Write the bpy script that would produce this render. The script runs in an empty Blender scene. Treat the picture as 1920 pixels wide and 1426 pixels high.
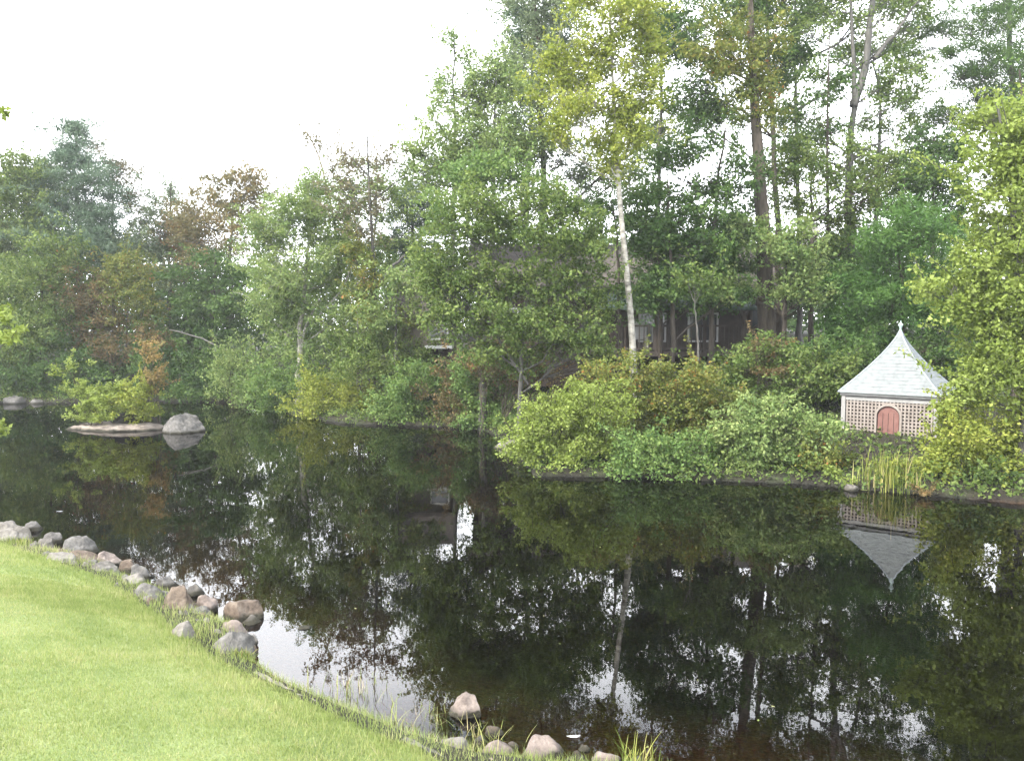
import bpy, bmesh, math, random
import numpy as np
from mathutils import Vector

S = bpy.context.scene
COL = S.collection
# ------------------------------------------------------------------ camera, sky, sun, exposure
FPX = 1493.0; HC = 3.4; HOR = 600.0; CX = 960.0; CY = 713.0
PITCH = math.atan((CY - HOR) / FPX)
cam_d = bpy.data.cameras.new("camera"); cam = bpy.data.objects.new("camera", cam_d); COL.objects.link(cam)
cam.location = (0, 0, HC); cam.rotation_euler = (math.pi / 2 - PITCH, 0, 0)
cam_d.sensor_fit = 'HORIZONTAL'; cam_d.sensor_width = 36; cam_d.lens = 36 * FPX / 1920
cam_d.clip_end = 1500; cam_d.clip_start = 0.05
S.camera = cam

SUN_EL = math.radians(48); SUN_AZ = math.radians(-125)      # azimuth from +Y, clockwise seen from above; negative = left
w = bpy.data.worlds.new("World"); S.world = w; w.use_nodes = True
nt = w.node_tree; nt.nodes.clear()
sky = nt.nodes.new('ShaderNodeTexSky'); sky.sky_type = 'NISHITA'; sky.sun_disc = False
sky.sun_elevation = SUN_EL; sky.sun_rotation = SUN_AZ; sky.air_density = 1.0; sky.dust_density = 3.0; sky.ozone_density = 1.0
bg = nt.nodes.new('ShaderNodeBackground'); bg.inputs['Strength'].default_value = 0.15
out = nt.nodes.new('ShaderNodeOutputWorld')
tc = nt.nodes.new('ShaderNodeTexCoord')
noi = nt.nodes.new('ShaderNodeTexNoise'); noi.inputs['Scale'].default_value = 2.6; noi.inputs['Detail'].default_value = 5
mr = nt.nodes.new('ShaderNodeMapRange'); mr.inputs['From Min'].default_value = 0.36; mr.inputs['From Max'].default_value = 0.6
sep = nt.nodes.new('ShaderNodeSeparateXYZ')
hz = nt.nodes.new('ShaderNodeMapRange'); hz.inputs['From Min'].default_value = 0.51; hz.inputs['From Max'].default_value = 0.41
mx = nt.nodes.new('ShaderNodeMath'); mx.operation = 'MAXIMUM'
half = nt.nodes.new('ShaderNodeMath'); half.operation = 'MULTIPLY'; half.inputs[1].default_value = .42
mix = nt.nodes.new('ShaderNodeMix'); mix.data_type = 'RGBA'
mix.inputs[7].default_value = (24.0, 24.6, 25.6, 1)
nt.links.new(tc.outputs['Generated'], noi.inputs['Vector']); nt.links.new(noi.outputs['Fac'], mr.inputs['Value'])
nt.links.new(tc.outputs['Generated'], sep.inputs[0]); nt.links.new(sep.outputs['Z'], hz.inputs['Value'])
nt.links.new(mr.outputs[0], half.inputs[0]); nt.links.new(half.outputs[0], mx.inputs[0]); nt.links.new(hz.outputs[0], mx.inputs[1])
nt.links.new(mx.outputs[0], mix.inputs[0]); nt.links.new(sky.outputs[0], mix.inputs[6])
nt.links.new(mix.outputs[2], bg.inputs['Color']); nt.links.new(bg.outputs[0], out.inputs[0])

sd = bpy.data.lights.new("sun", 'SUN'); sun = bpy.data.objects.new("sun", sd); COL.objects.link(sun)
sd.energy = 5.0; sd.angle = math.radians(3); sd.color = (1.0, 0.95, 0.86)
sv = Vector((math.sin(SUN_AZ) * math.cos(SUN_EL), math.cos(SUN_AZ) * math.cos(SUN_EL), math.sin(SUN_EL)))
sun.rotation_euler = sv.to_track_quat('Z', 'Y').to_euler()
S.view_settings.view_transform = 'Standard'; S.view_settings.look = 'None'
S.view_settings.exposure = 0.75; S.view_settings.gamma = 1.0
S.render.engine = 'CYCLES'
S.cycles.max_bounces = 8; S.cycles.diffuse_bounces = 3; S.cycles.glossy_bounces = 3
S.cycles.transmission_bounces = 4; S.cycles.transparent_max_bounces = 8; S.cycles.volume_bounces = 0

# ------------------------------------------------------------------ geometry of the view, used to place things in the world
cp, sp = math.cos(PITCH), math.sin(PITCH)
def ray(px, py):
    u = (px - CX) / FPX; v = (CY - py) / FPX
    return np.array([u, cp + v * sp, -sp + v * cp])
def P(px, py, Y):
    d = ray(px, py); t = Y / d[1]
    return np.array([d[0] * t, Y, HC + d[2] * t])
def W(px, py, z=0.0):
    d = ray(px, py); t = (z - HC) / d[2]
    return np.array([d[0] * t, d[1] * t, z])

# ------------------------------------------------------------------ the pond outline and the land
near_px = [(-420, 940), (-150, 982), (0, 1012), (60, 1028), (150, 1050), (235, 1085), (300, 1112), (400, 1160), (462, 1190), (466, 1236),
           (540, 1286), (660, 1335), (780, 1385), (900, 1418), (1060, 1440), (1230, 1452), (1500, 1500), (1800, 1560), (2300, 1700)]
far_px = [(2500, 985), (2150, 965), (1920, 946), (1700, 926), (1500, 908), (1200, 897), (1000, 893), (972, 862), (960, 830), (900, 806),
          (800, 800), (640, 795), (540, 775), (470, 756), (300, 752), (130, 755), (0, 756), (-300, 760), (-700, 770)]
POLY = np.array([W(a, b)[:2] for a, b in near_px + far_px])
NN = len(near_px)
lawn_px = [(-700, 915), (-400, 955), (-150, 990), (0, 1014), (100, 1048), (200, 1082), (330, 1178), (400, 1222), (470, 1262), (620, 1328), (760, 1390), (850, 1434), (1000, 1490), (1300, 1570), (1800, 1700)]
LE = np.array([W(a, b, .22)[:2] for a, b in lawn_px])
LPOLY = np.concatenate([LE, np.array([[60, 0], [60, -60], [-60, -60], [-60, LE[0][1] + 1]])])
def in_poly(x, y, PL):
    ins_ = np.zeros(x.shape, bool); n = len(PL)
    for i in range(n):
        A, B = PL[i], PL[(i + 1) % n]
        ins_ ^= ((A[1] > y) != (B[1] > y)) & (x < (B[0] - A[0]) * (y - A[1]) / (B[1] - A[1] + 1e-12) + A[0])
    return ins_
def segdist(x, y, A, B):
    dx, dy = B - A; L = dx * dx + dy * dy
    t = np.clip(((x - A[0]) * dx + (y - A[1]) * dy) / L, 0, 1)
    return np.hypot(x - A[0] - t * dx, y - A[1] - t * dy)
def vnoise(x, y, s, seed=0):
    x = x / s + seed * 13.7; y = y / s - seed * 7.3
    return (np.sin(x * 1.0 + 1.7 * np.sin(y * 0.9)) + np.sin(y * 1.3 + 1.3 * np.sin(x * 1.1 + 2)) + .5 * np.sin(2.7 * x + 1.9 * y) + .5 * np.sin(3.1 * y - 2.3 * x)) / 3
def ground(x, y, full=False):
    x = np.asarray(x, float); y = np.asarray(y, float)
    dn = np.full(x.shape, 1e9); df = np.full(x.shape, 1e9)
    inside = np.zeros(x.shape, bool); n = len(POLY)
    for i in range(n):
        A, B = POLY[i], POLY[(i + 1) % n]
        d = segdist(x, y, A, B)
        if i < NN - 1: dn = np.minimum(dn, d)
        else: df = np.minimum(df, d)
        cr = ((A[1] > y) != (B[1] > y)) & (x < (B[0] - A[0]) * (y - A[1]) / (B[1] - A[1] + 1e-12) + A[0])
        inside ^= cr
    d = np.minimum(dn, df)
    dl = np.full(x.shape, 1e9)
    for i in range(len(LE) - 1): dl = np.minimum(dl, segdist(x, y, LE[i], LE[i + 1]))
    dl = dl * in_poly(x, y, LPOLY)
    zn = 0.20 * (1 - np.exp(-dn / .15)) + 1.75 * (1 - np.exp(-dl / 6.2))
    left = 1 / (1 + np.exp((x + 9) / 3))
    zf = 0.18 * (1 - np.exp(-df / .2)) + (2.3 * (1 - left) + 1.1 * left) * (1 - np.exp(-(df / 6.5) ** 2))
    zf = zf + .07 * vnoise(x, y, 1.7) * np.minimum(df / 1.5, 1) + 0.02 * vnoise(x, y, .5, 2) * np.minimum(df, 1)
    zn = zn + .012 * vnoise(x, y, 1.1, 4) * np.minimum(dn, 1)
    z = np.where(dn < df, zn, zf)
    zin = -np.minimum(1.5, .05 + dn * .26) * 1.0 + .03 * vnoise(x, y, .6, 3)
    zin = np.minimum(zin, -.03); zin = np.where(df < dn, -np.minimum(1.5, .04 + df * 3.0), np.minimum(zin, 0)); zin = np.minimum(zin, -.03)
    z = np.where(inside, zin, z)
    c = W(235, 806)
    z = z + 2.05 * np.exp(-(((x - c[0]) / 1.35) ** 2 + ((y - c[1] - .55) / .9) ** 2) ** 1.5) * inside
    if full: return z, inside, dn, df
    return z
def gz(x, y): return float(ground(np.array([x]), np.array([y]))[0])

# ------------------------------------------------------------------ materials
MATS = {}
def mat(name):
    m = bpy.data.materials.new(name); m.use_nodes = True; t = m.node_tree; t.nodes.clear()
    o = t.nodes.new('ShaderNodeOutputMaterial'); MATS[name] = m
    return m, t, o
def N(t, typ, **k):
    n = t.nodes.new(typ)
    for a, b in k.items(): setattr(n, a, b)
    return n
def ramp(t, stops):
    r = t.nodes.new('ShaderNodeValToRGB'); e = r.color_ramp.elements
    while len(e) < len(stops): e.new(0.5)
    for i, (p, c) in enumerate(stops): e[i].position = p; e[i].color = (*c, 1)
    return r
def leafmat(name, dark, mid, light, accent=None, transl=0.33, acc_at=.93, spec=.14, k=1.0):
    g_ = (1.35 * k, 1.28 * k, 1.2 * k); dark, mid, light = [tuple(min(.6, a * b) for a, b in zip(c_, g_)) for c_ in (dark, mid, light)]
    m, t, o = mat(name)
    a = N(t, 'ShaderNodeAttribute', attribute_name='var')
    st = [(0.0, dark), (0.45, mid), (.85 if accent else 1.0, light)]
    if accent: st += [(acc_at, accent)]
    r = ramp(t, st); t.links.new(a.outputs['Fac'], r.inputs[0])
    p = N(t, 'ShaderNodeBsdfPrincipled'); p.inputs['Roughness'].default_value = .55
    p.inputs['Specular IOR Level'].default_value = spec
    tr = N(t, 'ShaderNodeBsdfTranslucent')
    hs = N(t, 'ShaderNodeHueSaturation'); hs.inputs['Value'].default_value = 1.3; hs.inputs['Saturation'].default_value = 1.1
    hs.inputs['Hue'].default_value = .49
    mx = N(t, 'ShaderNodeMixShader'); mx.inputs[0].default_value = transl
    t.links.new(r.outputs[0], p.inputs['Base Color']); t.links.new(r.outputs[0], hs.inputs['Color']); t.links.new(hs.outputs[0], tr.inputs['Color'])
    t.links.new(p.outputs[0], mx.inputs[1]); t.links.new(tr.outputs[0], mx.inputs[2]); t.links.new(mx.outputs[0], o.inputs[0])
    return m
def solid(name, c1, c2=None, rough=.8, scale=8, bump=.3, stretch=(1, 1, 1), spec=.3, detail=6, bscale=None, bdist=.02, c3=None, wet=False):
    m, t, o = mat(name)
    tc = N(t, 'ShaderNodeTexCoord'); mp = N(t, 'ShaderNodeMapping'); mp.inputs['Scale'].default_value = stretch
    t.links.new(tc.outputs['Object'], mp.inputs[0])
    n = N(t, 'ShaderNodeTexNoise'); n.inputs['Scale'].default_value = scale; n.inputs['Detail'].default_value = detail; n.inputs['Roughness'].default_value = .65
    t.links.new(mp.outputs[0], n.inputs['Vector'])
    st = [(.3, c1), (.68, c2 or c1)] if c3 is None else [(.3, c1), (.52, c2), (.68, c3)]
    r = ramp(t, st); t.links.new(n.outputs['Fac'], r.inputs[0])
    p = N(t, 'ShaderNodeBsdfPrincipled'); p.inputs['Roughness'].default_value = rough; p.inputs['Specular IOR Level'].default_value = spec
    if wet:    # damp, algae-stained foot of a stone
        ge = N(t, 'ShaderNodeNewGeometry'); sz = N(t, 'ShaderNodeSeparateXYZ'); t.links.new(ge.outputs['Position'], sz.inputs[0])
        ad = N(t, 'ShaderNodeMath', operation='MULTIPLY_ADD'); ad.inputs[1].default_value = -.16; t.links.new(n.outputs['Fac'], ad.inputs[0]); t.links.new(sz.outputs['Z'], ad.inputs[2])
        mr_ = N(t, 'ShaderNodeMapRange'); mr_.inputs['From Min'].default_value = -.05; mr_.inputs['From Max'].default_value = .0; t.links.new(ad.outputs[0], mr_.inputs['Value'])
        mw = N(t, 'ShaderNodeMix', data_type='RGBA'); mw.inputs[6].default_value = (.030, .028, .018, 1); t.links.new(mr_.outputs[0], mw.inputs[0]); t.links.new(r.outputs[0], mw.inputs[7])
        t.links.new(mw.outputs[2], p.inputs['Base Color'])
    else: t.links.new(r.outputs[0], p.inputs['Base Color'])
    if bump:
        n2 = N(t, 'ShaderNodeTexNoise'); n2.inputs['Scale'].default_value = bscale or scale * 3; n2.inputs['Detail'].default_value = 5
        t.links.new(mp.outputs[0], n2.inputs['Vector'])
        b = N(t, 'ShaderNodeBump'); b.inputs['Strength'].default_value = bump; b.inputs['Distance'].default_value = bdist
        t.links.new(n2.outputs['Fac'], b.inputs['Height']); t.links.new(b.outputs[0], p.inputs['Normal'])
    t.links.new(p.outputs[0], o.inputs[0])
    return m

L = {}
L['mid']    = leafmat('leaf_mid_green',    (.024, .048, .014), (.070, .115, .032), (.165, .215, .070))
L['light']  = leafmat('leaf_light_green',  (.048, .095, .034), (.115, .175, .062), (.24, .30, .12))
L['yellow'] = leafmat('leaf_yellow_green', (.075, .110, .024), (.150, .195, .040), (.27, .30, .075))
L['bright'] = leafmat('leaf_bright_yellow_green', (.065, .105, .024), (.155, .215, .050), (.27, .345, .115), transl=.36, k=.9)
L['dark']   = leafmat('leaf_dark_green',   (.014, .032, .011), (.034, .068, .021), (.085, .135, .040), transl=.3, k=1.25)
L['blue']   = leafmat('needle_blue_green', (.026, .052, .036), (.060, .102, .066), (.125, .180, .120), transl=.2)
L['pine']   = leafmat('needle_soft_green', (.018, .046, .013), (.044, .100, .026), (.100, .185, .050), transl=.3)
L['orange'] = leafmat('leaf_orange_brown', (.055, .064, .030), (.110, .108, .052), (.19, .160, .080), (.25, .15, .06))
L['rust']   = leafmat('leaf_rust',         (.040, .050, .024), (.095, .085, .042), (.17, .125, .060), (.22, .11, .05))
L['mixed']  = leafmat('leaf_green_turning',(.036, .062, .018), (.092, .125, .032), (.175, .180, .050), (.26, .12, .035), acc_at=.95)
L['grey']   = leafmat('leaf_grey_green',   (.050, .075, .045), (.100, .140, .080), (.18, .225, .135), transl=.3)
L['brown']  = leafmat('leaf_brown_thin',   (.050, .052, .034), (.100, .098, .060), (.18, .17, .10))
L['reed']   = leafmat('reed_blade',        (.070, .110, .025), (.16, .22, .05), (.34, .36, .11), (.42, .36, .18), transl=.3, k=.75)
L['sedge']  = leafmat('sedge_blade',       (.13, .17, .05), (.26, .31, .10), (.42, .42, .19), (.45, .36, .22), transl=.3, k=.75)
L['lawn']   = leafmat('lawn_blade',        (.15, .22, .070), (.265, .345, .125), (.41, .44, .22), (.48, .44, .28), transl=.3, acc_at=.97, k=.75)
BK = {}
BK['grey'] = solid('bark_grey', (.040, .039, .035), (.115, .110, .100), stretch=(1, 1, .25), scale=14, bump=.7)
BK['dark'] = solid('bark_dark', (.030, .024, .018), (.075, .062, .05), stretch=(1, 1, .2), scale=12, bump=.8)
BK['brown'] = solid('bark_brown', (.032, .025, .019), (.10, .08, .062), stretch=(1, 1, .2), scale=10, bump=.9)
BK['white'] = solid('bark_pale', (.07, .065, .055), (.34, .32, .28), stretch=(1, 1, 2.2), scale=4, bump=.5, c3=(.50, .48, .43))
BK['twig'] = solid('twig_dry', (.14, .11, .085), (.32, .27, .21), scale=20, bump=0)

# ------------------------------------------------------------------ mesh helpers
def finish(name, me, m, parent=None, smooth=False):
    o = bpy.data.objects.new(name, me); COL.objects.link(o)
    if m: me.materials.append(m)
    if parent: o.parent = parent
    if smooth: me.polygons.foreach_set('use_smooth', np.ones(len(me.polygons), bool))
    return o
def mesh_np(name, V, F, var=None):
    me = bpy.data.meshes.new(name); k = F.shape[1]
    me.vertices.add(len(V)); me.vertices.foreach_set('co', np.ascontiguousarray(V, np.float32).ravel())
    me.loops.add(F.size); me.loops.foreach_set('vertex_index', np.ascontiguousarray(F, np.int32).ravel())
    me.polygons.add(len(F)); me.polygons.foreach_set('loop_start', np.arange(0, F.size, k, dtype=np.int32))
    me.update(calc_edges=True)
    if var is not None:
        a = me.attributes.new('var', 'FLOAT', 'POINT'); a.data.foreach_set('value', var.astype(np.float32))
    return me
def tag(o, label, cat, group=None, kind=None):
    if label: o['label'] = label
    if cat: o['category'] = cat
    if group: o['group'] = group
    if kind: o['kind'] = kind
    return o
def empty(name, loc, label, cat, group=None, rz=0):
    o = bpy.data.objects.new(name, None); COL.objects.link(o); o.location = loc; o.rotation_euler = (0, 0, rz)
    o.empty_display_size = .2
    return tag(o, label, cat, group)
def tubes(lines, sides=6):
    VV, FF, off = [], [], 0
    for pts, rad, k in lines:
        pts = np.asarray(pts, float); n = len(pts)
        T = np.gradient(pts, axis=0); T /= np.linalg.norm(T, axis=1)[:, None] + 1e-9
        ref = np.array([0.31, .95, .05]) if abs(T[0][2]) > .5 else np.array([.1, .05, 1.0])
        A = np.cross(T, ref); A /= np.linalg.norm(A, axis=1)[:, None] + 1e-9
        B = np.cross(T, A)
        th = np.arange(k) * 2 * np.pi / k
        R = np.asarray(rad, float)[:, None, None]
        V = pts[:, None, :] + R * (np.cos(th)[None, :, None] * A[:, None, :] + np.sin(th)[None, :, None] * B[:, None, :])
        VV.append(V.reshape(-1, 3))
        i = np.arange(n - 1)[:, None] * k; j = np.arange(k)[None, :]; j2 = (j + 1) % k
        FF.append((np.stack([i + j, i + j2, i + k + j2, i + k + j], -1) + off).reshape(-1, 4))
        off += n * k
    return np.concatenate(VV), np.concatenate(FF)
def unit(a): return a / (np.linalg.norm(a, axis=-1, keepdims=True) + 1e-9)
def leaves(rng, cen, crad, per, size, ratio=.55, flat=.65, up=.7, droop=0., cvar=None, outc=None, spread=1.0):
    """quads spread round clump centres"""
    n = len(cen); idx = np.repeat(np.arange(n), per)
    M = len(idx)
    d = unit(rng.normal(size=(M, 3))) * (rng.random((M, 1)) ** (1 / 2.2))
    off = d * crad[idx][:, None] * np.array([1, 1, flat]) * spread
    c = cen[idx] + off
    nrm = unit(rng.normal(size=(M, 3)) * .8 + np.array([0, 0, up]) + d * .5)
    dr = unit(np.cross(nrm, rng.normal(size=(M, 3)))) + np.array([0, 0, -droop]); dr = unit(dr)
    sd_ = unit(np.cross(dr, nrm))
    l = size * (0.5 + .95 * rng.random((M, 1)) ** 1.5); wd = l * ratio * .5
    V = np.stack([c, c + dr * l * .42 + sd_ * wd * 1.15, c + dr * l, c + dr * l * .42 - sd_ * wd * 1.15], 1).reshape(-1, 3)
    F = np.arange(M * 4).reshape(-1, 4)
    cv = cvar[idx] if cvar is not None else rng.random(n)[idx]
    v = np.clip(cv * .55 + rng.random(M) ** 1.3 * .5, 0, 1)
    return V, F, np.repeat(v, 4)
HAZE = .0010
SEED = [100]
KD = 2.5
TOT = [0]
def plant(name, label, cat, D, trunk=None, r=6, lobes=(), leaf='mid', bark='grey', size=.10, dens=1.0, crad=.38, per=42,
          group=None, ratio=.55, flat=.65, up=.7, droop=0., stems=0, basex=None, hollow=2.0, depth=.9, twigs=True, limb_r=None,
          extra=None, foliage_name='crown', trunk_name='trunk', sag=.0, basez=None, jit=1.0):
    """trunk: list of px points from bottom to top (the bottom one is carried down to the ground)"""
    SEED[0] += 1; rng = np.random.default_rng(SEED[0]); random.seed(SEED[0])
    s = D / FPX
    if trunk is None: trunk = []
    bx = basex if basex is not None else (trunk[0][0] if trunk else lobes[0][0])
    base = np.array([(bx - CX) / FPX * D, D, 0.]); base[2] = (gz(base[0], base[1]) if basez is None else basez) - .05
    root = empty(name, tuple(base), label, cat, group or ('trees beyond the pond' if cat == 'tree' else 'shrubs along the far bank'))
    lines = []
    tp = [base] + [P(a, b, D + (rest[0] if rest else 0)) for a, b, *rest in trunk]
    tp = np.array(tp)
    if len(tp) > 1:
        # resample smoothly, a little wobble
        m = 14; t = np.linspace(0, len(tp) - 1, m); ti = np.arange(len(tp))
        q = np.stack([np.interp(t, ti, tp[:, i]) for i in range(3)], 1)
        q[1:-1] = (q[:-2] + 2 * q[1:-1] + q[2:]) / 4
        q[1:, :2] += rng.normal(size=(m - 1, 2)) * r * s * .25 * jit
        u = np.linspace(0, 1, m); rad = r * s * (1 - .8 * u) ; rad[0] *= 1.5; rad[1] *= 1.1
        lines.append((q, rad, 9)); tq = q
    else:
        tq = base[None, :]
    cens, crs, cvs = [], [], []
    for lb in lobes:
        px, py, rx, ry = lb[:4]
        a, c, b = rx * s, rx * s * depth, ry * s
        dy = lb[4] if len(lb) > 4 else rng.uniform(-.5, .5) * c
        lc = P(px, py, D + dy)
        lim = lc - np.array([0, 0, b * .4])
        # limb
        if len(tq) > 1:
            hd = np.hypot(tq[:, 0] - lc[0], tq[:, 1] - lc[1])
            k = int(np.argmin(np.abs(tq[:, 2] - (lc[2] - .7 * hd)))); k = max(k, 2); k = min(k, len(tq) - 2)
            st = tq[k]
        else:
            st = base + np.array([(lc[0] - base[0]) * .35 + rng.normal() * .12, rng.normal() * .12 + .08, 0])
            lines.append((np.array([base + [0, 0, -.05], (base + st) / 2 + [0, 0, .0], st + [0, 0, .04]]), np.array([.03, .022, .014]), 5))
        Lh = np.linalg.norm(lc - st)
        mid = (st + lim) / 2 + np.array([rng.normal() * .06 * Lh, rng.normal() * .06 * Lh, (.06 if len(tq) > 1 else .15) * Lh])
        lr = (limb_r or max(.012, .010 * Lh + .006)) * (1 if len(tq) > 1 else .6)
        tt = np.linspace(0, 1, 6)[:, None]
        lp = (1 - tt) ** 2 * st + 2 * tt * (1 - tt) * mid + tt ** 2 * lc
        lp[1:-1] += rng.normal(size=(4, 3)) * .02 * Lh
        lines.append((lp, lr * np.linspace(1, .35, 6), 5))
        a *= 1.14; b *= 1.22; c *= 1.14
        n = int(max(4, dens * KD * math.pi * a * b / (size * size * ratio * .5 * 1.1 * per)))
        n = min(n, 900)
        # cluster into sub-lobes so that the outline is uneven
        ns = max(2, int(n / 9))
        sub = unit(rng.normal(size=(ns, 3))) * (rng.random((ns, 1)) ** (1 / hollow))
        sv_ = rng.random(ns)
        pick = rng.integers(0, ns, n)
        o = sub[pick] * .95 + rng.normal(size=(n, 3)) * .30
        cc = lc + o * np.array([a, c, b]) - np.array([0, 0, 1]) * sag * (np.hypot(o[:, :1] * a, o[:, 1:2] * c))
        g = cc[:, 2] > ground(cc[:, 0], cc[:, 1]) + .08
        cc = cc[g]; pk = pick[g]; n = len(cc)
        if n == 0: continue
        cens.append(cc); crs.append(crad * (.6 + .7 * rng.random(n))); cvs.append(sv_[pk] * .6 + rng.random(n) * .4)
        if twigs:
            for j in range(0, n, max(1, n // 26)):
                e = cc[j]; st2 = lp[rng.integers(2, 6)]
                md = (st2 + e) / 2 + rng.normal(size=3) * .05
                lines.append((np.array([st2, md, e]), np.array([lr * .38, lr * .25, .003]), 3))
    SH = []
    for c_ in list(cens):
        cc0 = c_.mean(0); ns_ = 1 + len(c_) // 7
        for i in range(ns_):
            st = c_[rng.integers(0, len(c_))]; dv = unit((st - cc0) * np.array([1, 1, .6]) + np.array([0, 0, .55 + .5 * rng.random()]) * np.linalg.norm(st - cc0) + 1e-3)
            ln = rng.uniform(.3, 1.0) * (crad / .28); q = st + dv * ln * np.linspace(0, 1, 6)[:, None] + np.array([0, 0, -.12]) * ln * np.linspace(0, 1, 6)[:, None] ** 2
            lines.append((q[[0, 3, 5]], np.array([.010, .007, .003]), 3)); SH.append(q[1:])
    shoots = np.concatenate(SH) if SH else None
    if len(cens) > 3 and dens > .7:     # loose leaf sprays filling the space between the boughs
        cent = np.array([c_.mean(0) for c_ in cens]); tot = sum(len(c_) for c_ in cens); m = int(tot * .26)
        i = rng.integers(0, len(cent), m); dd = np.linalg.norm(cent[i][:, None] - cent[None], axis=2) + rng.random((m, len(cent))) * 1.1 + 99 * (i[:, None] == np.arange(len(cent))[None])
        j = dd.argmin(1); t_ = rng.random((m, 1)); cc = cent[i] * t_ + cent[j] * (1 - t_) + rng.normal(size=(m, 3)) * np.array([.45, .45, .32]) * (D / 24) * (crad / .3) ** .5
        g = cc[:, 2] > ground(cc[:, 0], cc[:, 1]) + .08; cc = cc[g]
        cens.append(cc); crs.append(crad * (.8 + .7 * rng.random(len(cc)))); cvs.append(rng.random(len(cc)))
    if extra:
        for pts, w0, w1 in extra:
            pw = np.array([P(a, b, D + (rest[0] if rest else 0)) for a, b, *rest in pts])
            if len(tp) == 1: pw = np.vstack([base, pw])
            t = np.linspace(0, len(pw) - 1, 10); ti = np.arange(len(pw))
            q = np.stack([np.interp(t, ti, pw[:, i]) for i in range(3)], 1)
            q[1:-1] += rng.normal(size=(8, 3)) * .015
            lines.append((q, np.linspace(w0, w1, 10) * s, 6))
    if lines:
        V, F = tubes(lines); me = mesh_np(trunk_name, V - base, F); finish(trunk_name, me, BK[bark], root, True)
    if cens:
        cen = np.concatenate(cens); cr = np.concatenate(crs); cv = np.concatenate(cvs)
        V, F, v = leaves(rng, cen, cr, per, size, ratio, flat, up, droop, cv)
        if shoots is not None:
            V2, F2, v2 = leaves(rng, shoots, np.full(len(shoots), crad * .38), 9, size * .9, ratio, .8, up, droop, rng.random(len(shoots)) * .5 + .45)
            F = np.concatenate([F, F2 + len(V)]); V = np.concatenate([V, V2]); v = np.concatenate([v, v2])
        TOT[0] += len(F)
        me = mesh_np(foliage_name, V - base, F, v); finish(foliage_name, me, L[leaf], root)
    return root
def shrub(label, D, lobes, leaf='mid', **k):
    k.setdefault('size', .085); k.setdefault('crad', .26); k.setdefault('per', 40); k.setdefault('bark', 'brown'); k.setdefault('hollow', 2.4)
    name = k.pop('name', 'shrub'); cat = k.pop('cat', 'shrub')
    return plant(name, label, cat, D, None, 4, lobes, leaf, foliage_name='foliage', trunk_name='stem', **k)

# ------------------------------------------------------------------ ground, lawn, water
def axis(segs):
    a = []
    for lo, hi, st in segs: a += list(np.arange(lo, hi - 1e-6, st))
    return np.array(a + [segs[-1][1]])
X = axis([(-140, -60, 16), (-60, -26, 1.6), (-26, -12, .5), (-12, 16, .14), (16, 30, .6), (30, 60, 2.5), (60, 140, 16)])
Y = axis([(-80, -20, 10), (-20, 0, 1), (0, 3, .4), (3, 24, .14), (24, 40, .3), (40, 70, 2), (70, 150, 16)])
gx, gy = np.meshgrid(X, Y); z, ins, dn, df = ground(gx.ravel(), gy.ravel(), True)
def grid_mesh(name, X, Y, z, keep=None):
    nx, ny = len(X), len(Y); i = np.arange(ny - 1)[:, None] * nx; j = np.arange(nx - 1)[None, :]
    F = np.stack([i + j, i + j + 1, i + nx + j + 1, i + nx + j], -1).reshape(-1, 4)
    V = np.stack([*(a.ravel() for a in np.meshgrid(X, Y)), z], 1)
    if keep is not None:
        F = F[keep[F].all(1)]; u, inv = np.unique(F, return_inverse=True); V = V[u]; F = inv.reshape(F.shape)
    return mesh_np(name, V, F)
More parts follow.
